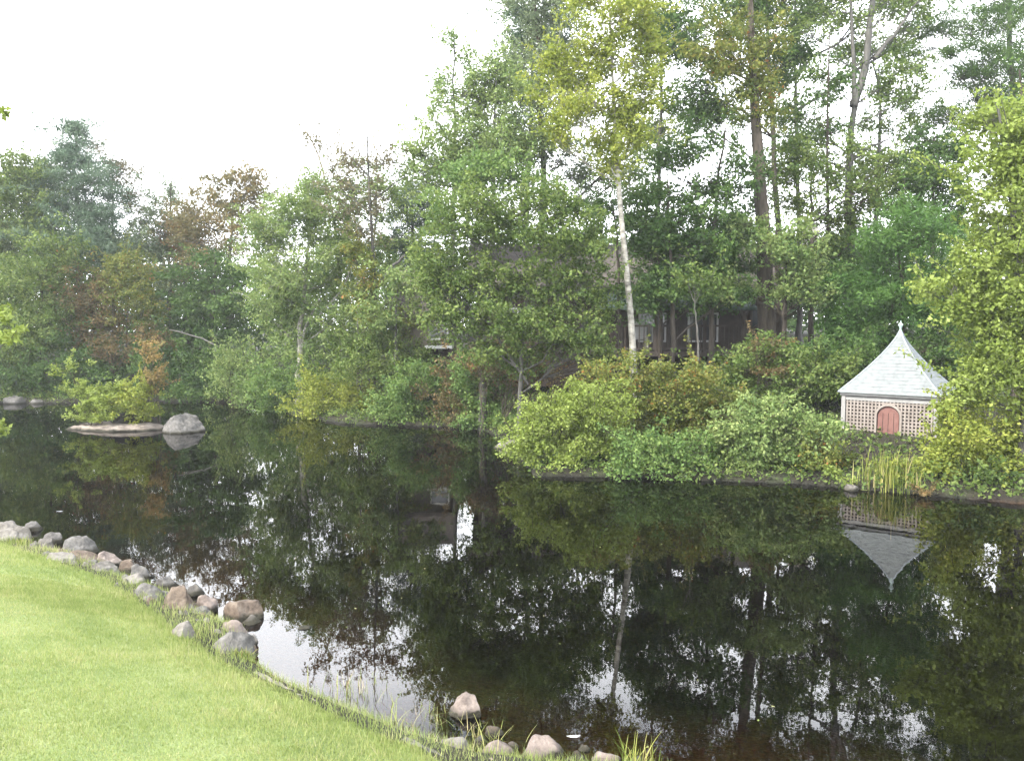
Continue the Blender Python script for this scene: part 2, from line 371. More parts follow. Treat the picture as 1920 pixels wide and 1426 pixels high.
def ground_mat():
    m, t, o = mat('woodland_soil')
    geo = N(t, 'ShaderNodeNewGeometry'); sepz = N(t, 'ShaderNodeSeparateXYZ'); t.links.new(geo.outputs['Position'], sepz.inputs[0])
    n1 = N(t, 'ShaderNodeTexNoise'); n1.inputs['Scale'].default_value = 1.6; n1.inputs['Detail'].default_value = 8; t.links.new(geo.outputs['Position'], n1.inputs['Vector'])
    n2 = N(t, 'ShaderNodeTexNoise'); n2.inputs['Scale'].default_value = 18; n2.inputs['Detail'].default_value = 6; t.links.new(geo.outputs['Position'], n2.inputs['Vector'])
    soil = ramp(t, [(.35, (.012, .010, .006)), (.5, (.022, .020, .010)), (.7, (.032, .042, .016))]); t.links.new(n1.outputs['Fac'], soil.inputs[0])
    silt = ramp(t, [(.35, (.12, .045, .016)), (.65, (.30, .13, .045))]); t.links.new(n2.outputs['Fac'], silt.inputs[0])
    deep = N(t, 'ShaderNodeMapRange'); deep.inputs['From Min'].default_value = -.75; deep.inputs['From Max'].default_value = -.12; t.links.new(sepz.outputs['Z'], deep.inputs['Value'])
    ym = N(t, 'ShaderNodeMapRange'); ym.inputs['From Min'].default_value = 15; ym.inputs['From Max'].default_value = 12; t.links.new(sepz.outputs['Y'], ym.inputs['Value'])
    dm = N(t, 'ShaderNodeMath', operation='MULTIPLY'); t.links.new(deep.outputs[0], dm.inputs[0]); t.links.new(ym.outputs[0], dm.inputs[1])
    mud_dimmed = N(t, 'ShaderNodeMix', data_type='RGBA'); mud_dimmed.inputs[6].default_value = (.006, .006, .004, 1); t.links.new(dm.outputs[0], mud_dimmed.inputs[0]); t.links.new(silt.outputs[0], mud_dimmed.inputs[7])  # bed colour blackens with depth, standing in for light lost in the water
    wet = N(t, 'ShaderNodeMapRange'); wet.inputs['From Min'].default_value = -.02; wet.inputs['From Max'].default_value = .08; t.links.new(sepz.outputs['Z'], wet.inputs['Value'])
    mm = N(t, 'ShaderNodeMix', data_type='RGBA'); t.links.new(wet.outputs[0], mm.inputs[0]); t.links.new(mud_dimmed.outputs[2], mm.inputs[6]); t.links.new(soil.outputs[0], mm.inputs[7])
    p = N(t, 'ShaderNodeBsdfPrincipled'); p.inputs['Roughness'].default_value = .95; t.links.new(mm.outputs[2], p.inputs['Base Color'])
    b = N(t, 'ShaderNodeBump'); b.inputs['Strength'].default_value = .8; b.inputs['Distance'].default_value = .05; t.links.new(n2.outputs['Fac'], b.inputs['Height']); t.links.new(b.outputs[0], p.inputs['Normal'])
    t.links.new(p.outputs[0], o.inputs[0]); return m
tag(finish('ground', grid_mesh('ground', X, Y, z), ground_mat(), smooth=True), None, None, kind='structure')
# lawn sheet on the near bank
XL = axis([(-60, -16, 2), (-16, 8, .12), (8, 40, 2)]); YL = axis([(-60, 0, 2), (0, 16, .12), (16, 22, 1)])
gx, gy = np.meshgrid(XL, YL); zl, insl, dnl, dfl = ground(gx.ravel(), gy.ravel(), True)
edge = .34 + .12 * vnoise(gx.ravel(), gy.ravel(), .35, 6)
keepl = (~insl) & in_poly(gx.ravel(), gy.ravel(), LPOLY)
def lawn_mat():
    m, t, o = mat('mown_lawn'); geo = N(t, 'ShaderNodeNewGeometry')
    n1 = N(t, 'ShaderNodeTexNoise'); n1.inputs['Scale'].default_value = .9; n1.inputs['Detail'].default_value = 7; t.links.new(geo.outputs['Position'], n1.inputs['Vector'])
    n2 = N(t, 'ShaderNodeTexNoise'); n2.inputs['Scale'].default_value = 55; n2.inputs['Detail'].default_value = 4; t.links.new(geo.outputs['Position'], n2.inputs['Vector'])
    r = ramp(t, [(.3, (.15, .21, .07)), (.5, (.22, .285, .10)), (.66, (.29, .33, .145)), (.75, (.35, .33, .19))]); t.links.new(n1.outputs['Fac'], r.inputs[0])
    p = N(t, 'ShaderNodeBsdfPrincipled'); p.inputs['Roughness'].default_value = .9; t.links.new(r.outputs[0], p.inputs['Base Color'])
    b = N(t, 'ShaderNodeBump'); b.inputs['Strength'].default_value = 1; b.inputs['Distance'].default_value = .03; t.links.new(n2.outputs['Fac'], b.inputs['Height']); t.links.new(b.outputs[0], p.inputs['Normal'])
    t.links.new(p.outputs[0], o.inputs[0]); return m
tag(finish('lawn', grid_mesh('lawn', XL, YL, zl + .012, keepl), lawn_mat(), smooth=True), None, None, kind='structure')
# grass blades
rng = np.random.default_rng(5)
def blades(n, xr, yr, hmin, hmax, wd, filt, lean=.35):
    x = rng.uniform(*xr, n); y = rng.uniform(*yr, n)
    zz, i2, a2, b2 = ground(x, y, True); k = filt(x, y, i2, a2, b2); x, y, zz = x[k], y[k], zz[k]; n = len(x)
    h = rng.uniform(hmin, hmax, n)[:, None] * (1 + .35 * vnoise(x, y, .5, 8)[:, None]); th = rng.uniform(0, 2 * np.pi, n); th2 = rng.uniform(0, 2 * np.pi, n)
    b = np.stack([x, y, zz + .005], 1); s_ = np.stack([np.cos(th), np.sin(th), 0 * th], 1) * wd * rng.uniform(.6, 1.3, n)[:, None]
    ln = np.stack([np.cos(th2), np.sin(th2), 0 * th2], 1) * h * lean * rng.uniform(0, 2, n)[:, None]
    V = np.stack([b - s_, b + s_, b + ln + np.array([0, 0, 1]) * h], 1).reshape(-1, 3)
    pv = np.clip(.48 + .20 * vnoise(x, y, .8, 9) + .16 * vnoise(x, y, .21, 5) + .12 * vnoise(x, y, .07, 2) + rng.normal(size=n) * .2, 0, 1)
    return V, np.repeat(pv, 3)
fl = lambda x, y, i, a, b: (~i) & in_poly(x + .05 * vnoise(x, y, .3, 6), y + .06 * vnoise(x, y, .22, 7), LPOLY)
V1, v1 = blades(620000, (-9.5, 1.2), (3.2, 9), .018, .042, .0028, fl)
V2, v2 = blades(330000, (-15, -2), (8, 14), .02, .05, .004, fl)
V3, v3 = blades(230000, (-12, 1.2), (3.5, 14), .02, .11, .003, lambda x, y, i, a, b: (~i) & (a < b) & (a > .0) & (a < .8))
V = np.concatenate([V1, V2, V3]); v = np.concatenate([v1, v2, v3])
tag(finish('grass', mesh_np('grass', V, np.arange(len(V)).reshape(-1, 3), v), L['lawn']), 'short mown pale green grass covering the near bank', 'grass', kind='stuff')

def water_mat():
    m, t, o = mat('pond_water'); geo = N(t, 'ShaderNodeNewGeometry')
    mp = N(t, 'ShaderNodeMapping'); mp.inputs['Scale'].default_value = (1, 1, 1); t.links.new(geo.outputs['Position'], mp.inputs[0])
    n1 = N(t, 'ShaderNodeTexNoise'); n1.inputs['Scale'].default_value = 1.1; n1.inputs['Detail'].default_value = 3; t.links.new(mp.outputs[0], n1.inputs['Vector'])
    n2 = N(t, 'ShaderNodeTexNoise'); n2.inputs['Scale'].default_value = 7; n2.inputs['Detail'].default_value = 2; t.links.new(mp.outputs[0], n2.inputs['Vector'])
    b1 = N(t, 'ShaderNodeBump'); b1.inputs['Strength'].default_value = .35; b1.inputs['Distance'].default_value = .0035; t.links.new(n1.outputs['Fac'], b1.inputs['Height'])
    b2 = N(t, 'ShaderNodeBump'); b2.inputs['Strength'].default_value = .25; b2.inputs['Distance'].default_value = .0009; t.links.new(n2.outputs['Fac'], b2.inputs['Height']); t.links.new(b1.outputs[0], b2.inputs['Normal'])
    fr = N(t, 'ShaderNodeFresnel'); fr.inputs['IOR'].default_value = 1.72; t.links.new(b2.outputs[0], fr.inputs['Normal'])
    gl = N(t, 'ShaderNodeBsdfGlossy'); gl.inputs['Roughness'].default_value = .012; t.links.new(b2.outputs[0], gl.inputs['Normal'])
    tr = N(t, 'ShaderNodeBsdfTransparent'); tr.inputs['Color'].default_value = (.50, .40, .27, 1)
    mx = N(t, 'ShaderNodeMixShader'); t.links.new(fr.outputs[0], mx.inputs[0]); t.links.new(tr.outputs[0], mx.inputs[1]); t.links.new(gl.outputs[0], mx.inputs[2])
    t.links.new(mx.outputs[0], o.inputs[0]); return m
Vw = np.array([(-75, 1, 0), (45, 1, 0), (45, 45, 0), (-75, 45, 0)], float)
tag(finish('water', mesh_np('water', Vw, np.array([[0, 1, 2, 3]])), water_mat()), None, None, kind='structure')

# ------------------------------------------------------------------ box builder
class MB:
    def __init__(s): s.bm = bmesh.new()
    def box(s, c, d, rz=0, bev=0):
        r = bmesh.ops.create_cube(s.bm, size=1)['verts']
        for v in r:
            x, y, z_ = v.co.x * d[0], v.co.y * d[1], v.co.z * d[2]
            v.co = Vector((c[0] + x * math.cos(rz) - y * math.sin(rz), c[1] + x * math.sin(rz) + y * math.cos(rz), c[2] + z_))
        return s
    def poly(s, pts):
        vs = [s.bm.verts.new(p) for p in pts]; s.bm.faces.new(vs); return s
    def prism(s, pts, dvec):
        a = [s.bm.verts.new(p) for p in pts]; b = [s.bm.verts.new(Vector(p) + Vector(dvec)) for p in pts]
        s.bm.faces.new(a[::-1]); s.bm.faces.new(b)
        for i in range(len(a)): j = (i + 1) % len(a); s.bm.faces.new((a[i], a[j], b[j], b[i]))
        return s
    def build(s, name, m, parent=None, bevel=0, smooth=False):
        bmesh.ops.recalc_face_normals(s.bm, faces=s.bm.faces)
        me = bpy.data.meshes.new(name); s.bm.to_mesh(me); s.bm.free()
        o = finish(name, me, m, parent, smooth)
        if bevel:
            md = o.modifiers.new('bevel', 'BEVEL'); md.width = bevel; md.segments = 2; md.limit_method = 'ANGLE'
        return o

# ------------------------------------------------------------------ garden house (lattice hut)
def shingle_mat():
    m, t, o = mat('pale_roof_shingles')
    tc = N(t, 'ShaderNodeTexCoord'); sx = N(t, 'ShaderNodeSeparateXYZ'); t.links.new(tc.outputs['Object'], sx.inputs[0])
    n = N(t, 'ShaderNodeTexNoise'); n.inputs['Scale'].default_value = 9; n.inputs['Detail'].default_value = 6; t.links.new(tc.outputs['Object'], n.inputs['Vector'])
    r = ramp(t, [(.3, (.145, .16, .165)), (.5, (.18, .20, .205)), (.7, (.21, .23, .235))]); t.links.new(n.outputs['Fac'], r.inputs[0])
    p = N(t, 'ShaderNodeBsdfPrincipled'); p.inputs['Roughness'].default_value = .75; t.links.new(r.outputs[0], p.inputs['Base Color'])
    n2 = N(t, 'ShaderNodeTexNoise'); n2.inputs['Scale'].default_value = 60; t.links.new(tc.outputs['Object'], n2.inputs['Vector'])
    b = N(t, 'ShaderNodeBump'); b.inputs['Strength'].default_value = .3; b.inputs['Distance'].default_value = .01; t.links.new(n2.outputs['Fac'], b.inputs['Height']); t.links.new(b.outputs[0], p.inputs['Normal'])
    t.links.new(p.outputs[0], o.inputs[0]); return m
M_sh = shingle_mat()
M_trim = solid('weathered_pale_paint', (.24, .235, .23), (.34, .335, .33), rough=.7, scale=6, bump=.15)
M_lat = solid('lattice_paint', (.21, .18, .16), (.32, .285, .26), rough=.8, scale=5, bump=.1)
M_door = solid('faded_red_paint', (.15, .072, .062), (.22, .115, .10), rough=.85, scale=5, bump=.15)
M_in = solid('dark_boards_and_shade', (.030, .022, .018), (.06, .045, .04), rough=.9, scale=4, bump=.2)  # dark boards, also the painted shade under the deck and inside the hut
M_copper = solid('aged_green_metal', (.28, .38, .36), (.42, .52, .50), rough=.5, scale=12, bump=.1)
M_hip = solid('hip_cap', (.22, .26, .30), (.34, .38, .42), rough=.7, scale=12, bump=.2)
th = math.radians(37); WD = 2.22; FLc = np.array([7.95, 19.3])
cth, sth = math.cos(th), math.sin(th)
ex = np.array([cth, -sth]); ey = np.array([sth, cth])
cen = FLc + ex * WD / 2 + ey * WD / 2
EZ = 1.60; APEX = 3.14; ZB = .30
hut = empty('garden_house', (cen[0], cen[1], ZB), 'small square lattice hut with flared pale shingle roof and red arched door', 'garden hut', rz=-th)
# courses of shingles: concave profile
NC = 19
def prof(u):   # u 0 eave .. 1 apex : half width
    return (WD / 2) * ((1 - u) ** 1.34 * .93 + (1 - u) * .07) + .012
zz0 = EZ - ZB + .06; zz1 = APEX - ZB
mb = MB()
for i in range(NC):
    u0, u1 = i / NC, (i + 1) / NC
    a0, a1 = prof(u0) + .016, prof(u1) - .006
    z0, z1 = zz0 + (zz1 - zz0) * u0, zz0 + (zz1 - zz0) * u1
    q0 = [(-a0, -a0, z0), (a0, -a0, z0), (a0, a0, z0), (-a0, a0, z0)]; q1 = [(-a1, -a1, z1 + .012), (a1, -a1, z1 + .012), (a1, a1, z1 + .012), (-a1, a1, z1 + .012)]
    for k in range(4):
        j = (k + 1) % 4; mb.poly([q0[k], q0[j], q1[j], q1[k]])
    mb.poly(q0)
mb.poly([(-.02, -.02, zz1), (.02, -.02, zz1), (.02, .02, zz1), (-.02, .02, zz1)])
roof = mb.build('roof', M_sh, hut)
lines = []
for sx_, sy_ in ((-1, -1), (1, -1), (1, 1), (-1, 1)):
    pts = [(sx_ * (prof(u) + .004), sy_ * (prof(u) + .004), zz0 + (zz1 - zz0) * u + .012) for u in np.linspace(0, .985, 16)]
    lines.append((np.array(pts), np.full(16, .018), 6))
Vv, Ff = tubes(lines); finish('ridge_cap', mesh_np('ridge_cap', Vv, Ff), M_hip, roof, True)
# finial by lathe
def lathe(name, prof_, m, parent, k=16, loc=(0, 0, 0)):
    th_ = np.arange(k) * 2 * np.pi / k
    V = np.array([[(r_ * math.cos(a), r_ * math.sin(a), z_) for a in th_] for r_, z_ in prof_]).reshape(-1, 3) + np.array(loc)
    n = len(prof_); i = np.arange(n - 1)[:, None] * k; j = np.arange(k)[None, :]; j2 = (j + 1) % k
    F = np.stack([i + j, i + j2, i + k + j2, i + k + j], -1).reshape(-1, 4)
    return finish(name, mesh_np(name, V, F), m, parent, True)
lathe('finial', [(.001, -.22), (.075, -.20), (.05, -.08), (.028, 0), (.022, .04), (.035, .055), (.022, .07), (.05, .095), (.058, .125), (.045, .155), (.015, .175), (.006, .23), (.001, .235)], M_copper, hut, loc=(0, 0, zz1 + .02))
# eaves board and frieze
mb = MB(); e = WD / 2 - .02
for k in range(4):
    a = k * math.pi / 2
    mb.box((-math.sin(a) * -(e - .03), math.cos(a) * -(e - .03), EZ - ZB + .02), (2 * e - .01, .04, .06), a)
mb.build('eave_board', M_trim, hut)
hw = WD / 2 - .10
mb = MB()
mb.box((0, 0, EZ - ZB - .012), (2 * hw + .12, 2 * hw + .12, .02))
mb.build('soffit', M_in, hut)
WH = EZ - ZB - .03
for k in range(4):
    a = k * math.pi / 2
    for zc, hh in ((WH - .05, .09), (.06, .10)):
        MB().box((math.sin(a) * hw, -math.cos(a) * hw, zc), (2 * hw - .09, .045, hh), a).build('wall_rail', M_trim, hut)
for sx_, sy_ in ((-1, -1), (1, -1), (1, 1), (-1, 1)):
    MB().box((sx_ * hw, sy_ * hw, WH / 2), (.095, .095, WH)).build('corner_post', M_trim, hut, .008)
MB().box((0, 0, WH / 2), (2 * hw - .16, 2 * hw - .16, WH - .01)).build('wall', M_in, hut)  # near-black box behind the lattice: interior darkness put into its colour
# lattice panels: front with door opening, others full
DW = .25; DH = 1.08; SPR = DH - DW
def lattice(face):
    a = face * math.pi / 2; mb = MB(); st = .082; z0, z1 = .11, WH - .095; x0 = hw - .045
    def put(x, zc, lx, lz, off):
        c = (math.cos(a) * x + math.sin(a) * (hw + off), math.sin(a) * x - math.cos(a) * (hw + off), zc); mb.box(c, (lx, .010, lz), a)
    nx = int(2 * x0 / st); nz = int((z1 - z0) / st)
    for i in range(nx + 1):
        x = -x0 + (i + .5) * (2 * x0 / (nx + 1)); lo = z0
        if face == 0 and abs(x) < DW + .035:
            lo = SPR + math.sqrt(max((DW + .035) ** 2 - x * x, 0)) + .01
            if lo > z1 - .03: continue
        put(x, (lo + z1) / 2, .036, z1 - lo, .006)
    for i in range(nz + 1):
        zc = z0 + (i + .5) * ((z1 - z0) / (nz + 1)); hwid = 0
        if face == 0:
            if zc < SPR: hwid = DW + .035
            elif zc < SPR + DW + .035: hwid = math.sqrt(max((DW + .035) ** 2 - (zc - SPR) ** 2, 0))
        if hwid > 0:
            for sg in (-1, 1): put(sg * (hwid + x0) / 2, zc, x0 - hwid, .036, -.006)
        else: put(0, zc, 2 * x0, .036, -.006)
    return mb.build('lattice', M_lat, hut)
for fc in range(4): lattice(fc)
def arch(hw_, spr, z0, n=14):
    return [(-hw_, z0)] + [(-hw_ * math.cos(math.pi * i / n), spr + hw_ * math.sin(math.pi * i / n)) for i in range(n + 1)] + [(hw_, z0)]
dr = MB().prism([(x, -hw + .012, z_) for x, z_ in arch(DW - .02, SPR, .03)], (0, .03, 0)).build('door', M_door, hut)
mb = MB(); oa = arch(DW + .05, SPR, .03); ia = arch(DW, SPR, .03)
for i in range(len(oa) - 1):
    mb.prism([(oa[i][0], -hw - .032, oa[i][1]), (oa[i + 1][0], -hw - .032, oa[i + 1][1]), (ia[i + 1][0], -hw - .032, ia[i + 1][1]), (ia[i][0], -hw - .032, ia[i][1])], (0, .06, 0))
mb.build('door_frame', M_lat, hut)
mb = MB()
for x in (-.12, 0, .12): mb.box((x, -hw + .008, SPR / 2 + .08), (.008, .008, SPR))
mb.build('door_groove', M_in, dr)

# ------------------------------------------------------------------ house behind the trees
M_wall = solid('brown_siding', (.035, .026, .020), (.065, .05, .04), rough=.85, scale=3, bump=.2)
M_beige = solid('beige_siding', (.13, .115, .09), (.20, .18, .145), rough=.8, scale=3, bump=.15)
M_asph = solid('weathered_roof', (.06, .052, .047), (.115, .10, .092), rough=.9, scale=7, bump=.5)
M_green = solid('porch_roof', (.06, .09, .075), (.10, .14, .12), rough=.8, scale=5, bump=.3)
M_white = solid('white_paint', (.42, .42, .41), (.55, .55, .54), rough=.5, scale=4, bump=.05)
M_chim = solid('chimney_render', (.48, .46, .40), (.66, .63, .56), rough=.9, scale=10, bump=.4)
M_glass = solid('window_glass', (.03, .035, .04), (.05, .055, .06), rough=.08, scale=2, bump=0, spec=.7)
M_wood = solid('weathered_wood', (.035, .028, .024), (.08, .066, .055), rough=.9, scale=6, bump=.3, stretch=(1, 1, .3))
YH = 26.0
house = empty('house', (4.0, YH + 3, 1.9), 'long brown house with low shingle roof behind the trees above the far bank', 'house')
def Hh(x, y, z_): return (x - 4.0, y - YH - 3, z_ - 1.9)
MB().box(Hh(4.15, YH + 4.2, 2.8), (10.7, 5.2, 3.4)).build('wall', M_wall, house)
mb = MB(); x0, x1 = -1.6, 9.9; yf, yr_, yb = YH + 1.2, YH + 4.3, YH + 7.4; rz_ = 6.1; ez = 4.45
for (ya, yb2) in ((yf, yr_), (yb, yr_)):
    mb.prism([Hh(x0, ya, ez), Hh(x1, ya, ez), Hh(x1, yb2, rz_), Hh(x0, yb2, rz_)], (0, 0, .14))
rf = mb.build('roof', M_asph, house)
for x in (x0 + .42, x1 - .52): MB().prism([Hh(x, yf + .4, 4.48), Hh(x, yb - .4, 4.48), Hh(x, yr_, rz_ - .06)], (.1, 0, 0)).build('gable', M_wall, house)
cx = P(1509, 425, YH + 4)[0]
ch = MB().box(Hh(cx, YH + 3.6, 6.0), (.50, .50, 1.7)).build('chimney', M_chim, house)
MB().box(Hh(cx, YH + 3.6, 6.89), (.60, .60, .08)).build('chimney_cap', M_chim, ch)
# porch
pr = MB(); pr.prism([Hh(2.7, YH - .9, 3.72), Hh(7.7, YH - .9, 3.72), Hh(7.7, YH + 1.6, 4.25), Hh(2.7, YH + 1.6, 4.25)], (0, 0, .10)); pr.build('porch_roof', M_green, house)
MB().box(Hh(5.2, YH + .35, 2.33), (5.2, 2.4, .14)).build('porch_floor', M_wood, house)
for x in (2.85, 4.55, 6.1, 7.55): MB().box(Hh(x, YH - .72, 3.05), (.10, .10, 1.36)).build('porch_post', M_wood, house)
mb = MB(); mb.box(Hh(5.2, YH - .75, 3.22), (4.7, .05, .06)); mb.box(Hh(5.2, YH - .75, 2.50), (4.7, .05, .06))
for x in np.arange(2.98, 7.5, .15): mb.box(Hh(x, YH - .75, 2.86), (.03, .03, .66))
mb.build('railing', M_wood, house)
for (x, zc, ww, hh) in ((4.85, 3.15, .9, .95), (6.6, 3.15, 1.0, .95), (8.7, 3.3, .9, 1.0), (.2, 3.3, 1.0, 1.0)):
    fr = MB()
    yw = YH + 1.585
    for sg in (-1, 1):
        fr.box(Hh(x + sg * ww / 2, yw, zc), (.06, .05, hh + .06)); fr.box(Hh(x, yw, zc + sg * hh / 2), (ww - .06, .045, .06))
    fr.box(Hh(x, yw, zc), (.035, .04, hh - .07))
    wf = fr.build('window', M_white, house)
    MB().box(Hh(x, yw + .008, zc), (ww - .06, .012, hh - .06)).build('pane', M_glass, wf)
# cottage / wing at the left, shingled gable and white railing
sh = empty('cottage', tuple(P(780, 640, 28.5) * np.array([1, 1, 0]) + np.array([0, 0, 1.8])), 'small beige cottage with grey shingle roof half hidden left of the leafy tree', 'cottage')
ox, oy = sh.location.x, sh.location.y
def Cc(px, py, Y_): q = P(px, py, Y_); return (q[0] - ox, q[1] - oy, q[2] - 1.8)
a = Cc(752, 655, 28.6); b = Cc(842, 592, 28.6)
MB().box(((a[0] + b[0]) / 2, a[1] + 1.6, (a[2] + b[2]) / 2 - .8), (b[0] - a[0], 3.0, b[2] - a[2] + 1.7)).build('wall', M_beige, sh)
e0 = Cc(722, 592, 28.4); e1 = Cc(852, 592, 28.4); t0 = Cc(742, 512, 30.2); t1 = Cc(846, 512, 30.2)
mb = MB(); mb.prism([e0, e1, t1, t0], (0, 0, .12)); mb.prism([(e0[0], e0[1] + 3.6, e0[2]), (e1[0], e1[1] + 3.6, e1[2]), t1, t0], (0, 0, .12)); mb.build('roof', M_asph, sh)
c = Cc(822, 622, 28.45); mb = MB()
for sg in (-1, 1): mb.box((c[0] + sg * .32, c[1] + .12, c[2]), (.06, .08, .52)); mb.box((c[0], c[1] + .12, c[2] + sg * .26), (.58, .075, .06))
wf = mb.build('window', M_white, sh); MB().box((c[0], c[1] + .13, c[2]), (.58, .03, .46)).build('pane', M_glass, wf)
c = Cc(824, 650, 27.9); mb = MB(); mb.box((c[0], c[1], c[2]), (.95, .8, .10)); mb.build('deck', M_white, sh)
mb = MB()
for sg in (-1, 1): mb.box((c[0] + sg * .42, c[1] - .3, c[2] - .65), (.09, .09, 1.18))
mb.box((c[0], c[1] + .3, c[2] - .65), (.9, .04, 1.16)); mb.build('deck_support_and_shade', M_in, sh)  # dark sheet behind the posts stands in for the shadow under the deck
# pale cushion chair on the porch
ch_ = empty('porch_chair', (4.15, YH - .1, 2.40), 'white chair on the shaded porch behind the pale trunk', 'chair')
MB().box((0, 0, .42), (.52, .5, .08)).build('seat', M_white, ch_, .02)
MB().box((0, .25, .70), (.52, .06, .50)).build('backrest', M_white, ch_, .02)
for sx_ in (-1, 1):
    for sy_ in (-1, 1): MB().box((sx_ * .22, sy_ * .2, .19), (.05, .05, .38)).build('leg', M_white, ch_)

# ------------------------------------------------------------------ trees, right to left
def pine_lobes(cx_, top, bot, wt, wb, n, rng_=None, jitter=.25, step=1.0):
    r_ = random.Random(int(cx_ * 7 + top)); o = []
    for i in range(n):
        u = (i + .5) / n; y = top + (bot - top) * u; w_ = wt + (wb - wt) * u
        o.append((cx_ + r_.uniform(-.25, .25) * w_, y, w_ * r_.uniform(.75, 1.1), max(12, (bot - top) / n * .62)))
    return o
NEEDLE = dict(ratio=.16, size=.15, per=60, crad=.34, flat=.45, up=.3)

plant('broadleaf_tree', 'bright yellow-green leafy tree reaching down over the right side of the lattice hut', 'tree', 15.8,
      [(1925, 760), (1915, 560), (1900, 400), (1880, 260), (1870, 190)], 9,
      [(1860, 225, 60, 55), (1845, 330, 62, 70), (1905, 320, 60, 80), (1870, 430, 80, 70), (1835, 520, 88, 62), (1790, 535, 48, 36), (1900, 530, 70, 90),
       (1870, 610, 85, 60), (1850, 645, 55, 50), (1860, 700, 80, 55), (1925, 680, 60, 90), (1960, 420, 70, 120), (1980, 600, 80, 110), (1830, 585, 36, 40), (1820, 730, 34, 36), (1955, 240, 60, 70)],
      'bright', 'grey', size=.085, crad=.24, per=44, dens=1.0, depth=.8)
shrub('wide green and yellow shrub at the water edge below the bright right tree', 15.9,
      [(1785, 800, 40, 44), (1815, 830, 60, 60), (1785, 870, 50, 42), (1752, 872, 26, 30), (1860, 820, 60, 70), (1840, 890, 60, 34), (1915, 860, 60, 70), (1970, 870, 60, 60), (1810, 770, 34, 30)], 'yellow', size=.075, dens=1.2, crad=.22, extra=None)
shrub('dark green low shrub at the right end of the far bank below the leafy tree', 15.4,
      [(1890, 890, 52, 34), (1935, 905, 50, 36), (1985, 910, 50, 40)], 'mid', crad=.2)
plant('tall_pine', 'tall dark pine with flat open tiers at the top right corner', 'tree', 29.0,
      [(1908, 620), (1905, 300), (1890, 100), (1885, -120)], 11,
      [(1800, 50, 70, 20), (1870, 40, 60, 24), (1760, 90, 50, 14), (1850, 105, 80, 20), (1930, 110, 50, 26), (1800, 150, 75, 18), (1880, 180, 50, 20), (1760, 200, 45, 14), (1830, 222, 70, 16),
       (1920, 30, 50, 28), (1860, -25, 80, 25), (1790, -30, 50, 20), (1940, 230, 50, 40), (1900, 300, 40, 30), (1960, 150, 60, 50), (1850, -90, 70, 30)], 'dark', 'grey', dens=1.1, **NEEDLE)
plant('thin_dark_tree', 'thin dark trunk at the right edge beside the leafy tree', 'tree', 19.0, [(1912, 500), (1915, 300), (1914, 130)], 7,
      [(1935, 120, 45, 50), (1975, 190, 50, 50)], 'dark', 'dark', dens=.8)
plant('young_conifer', 'dark green bushy tree with a pointed crown left of the bright leafy tree', 'tree', 25.0,
      [(1750, 520), (1750, 400), (1752, 260)], 6,
      [(1755, 255, 24, 26), (1740, 300, 42, 26), (1775, 300, 36, 30), (1730, 345, 48, 30), (1775, 350, 40, 34), (1690, 372, 34, 24), (1745, 395, 60, 32), (1790, 410, 34, 40)], 'dark', 'dark', dens=1.3, crad=.3)
plant('soft_pine', 'vivid green soft needled pine behind the lattice hut', 'tree', 22.5,
      [(1690, 660), (1690, 540), (1680, 420)], 7,
      [(1690, 425, 60, 32), (1740, 450, 60, 40), (1640, 460, 55, 32), (1700, 500, 70, 38), (1770, 520, 50, 50), (1600, 540, 60, 34), (1660, 560, 70, 36), (1740, 590, 60, 44), (1580, 590, 56, 32), (1640, 620, 70, 36), (1560, 632, 50, 26), (1790, 600, 40, 50), (1700, 650, 60, 30)],
      'pine', 'dark', ratio=.18, size=.15, per=64, crad=.36, flat=.55, dens=1.15, up=.5)
plant('forked_tree', 'pale grey tree whose trunk forks in two against the sky', 'tree', 26.0,
      [(1594, 470), (1592, 330), (1600, 200), (1606, 120), (1592, -40)], 10,
      [(1560, 20, 50, 26), (1690, 130, 50, 26), (1500, 60, 40, 18), (1540, 150, 40, 26), (1650, 90, 40, 20), (1700, 190, 40, 20), (1600, -30, 60, 26), (1680, 20, 40, 20), (1560, 220, 34, 20), (1640, 170, 30, 20)], 'mid', 'grey', dens=.62, limb_r=.025,
      extra=[([(1600, 200), (1622, 130), (1632, 40), (1640, -60)], 8, 4), ([(1640, 110), (1680, 60), (1725, 0)], 4, 2), ([(1596, 300), (1630, 275), (1665, 262)], 4, 1.5)], jit=.6)
plant('slender_tree', 'slender dark trunk between the stout brown tree and the forked grey tree', 'tree', 25.2,
      [(1552, 560), (1552, 400), (1551, 200), (1556, 60)], 5,
      [(1535, 170, 42, 22), (1572, 150, 30, 20), (1520, 215, 32, 22), (1575, 250, 30, 16), (1505, 250, 26, 14)], 'dark', 'dark', dens=.75, limb_r=.018, jit=.5)
plant('oak_tree', 'stout brown trunk rising past the house roof with rusty leaves round its upper trunk', 'tree', 24.0,
      [(1438, 606), (1434, 480), (1424, 330), (1416, 200), (1410, 90), (1404, -60)], 19,
      [(1400, 60, 56, 56), (1400, 150, 36, 60), (1430, 190, 22, 50), (1370, 110, 50, 36), (1340, 90, 44, 36)], 'mixed', 'brown', dens=1.0, crad=.3, jit=.15)
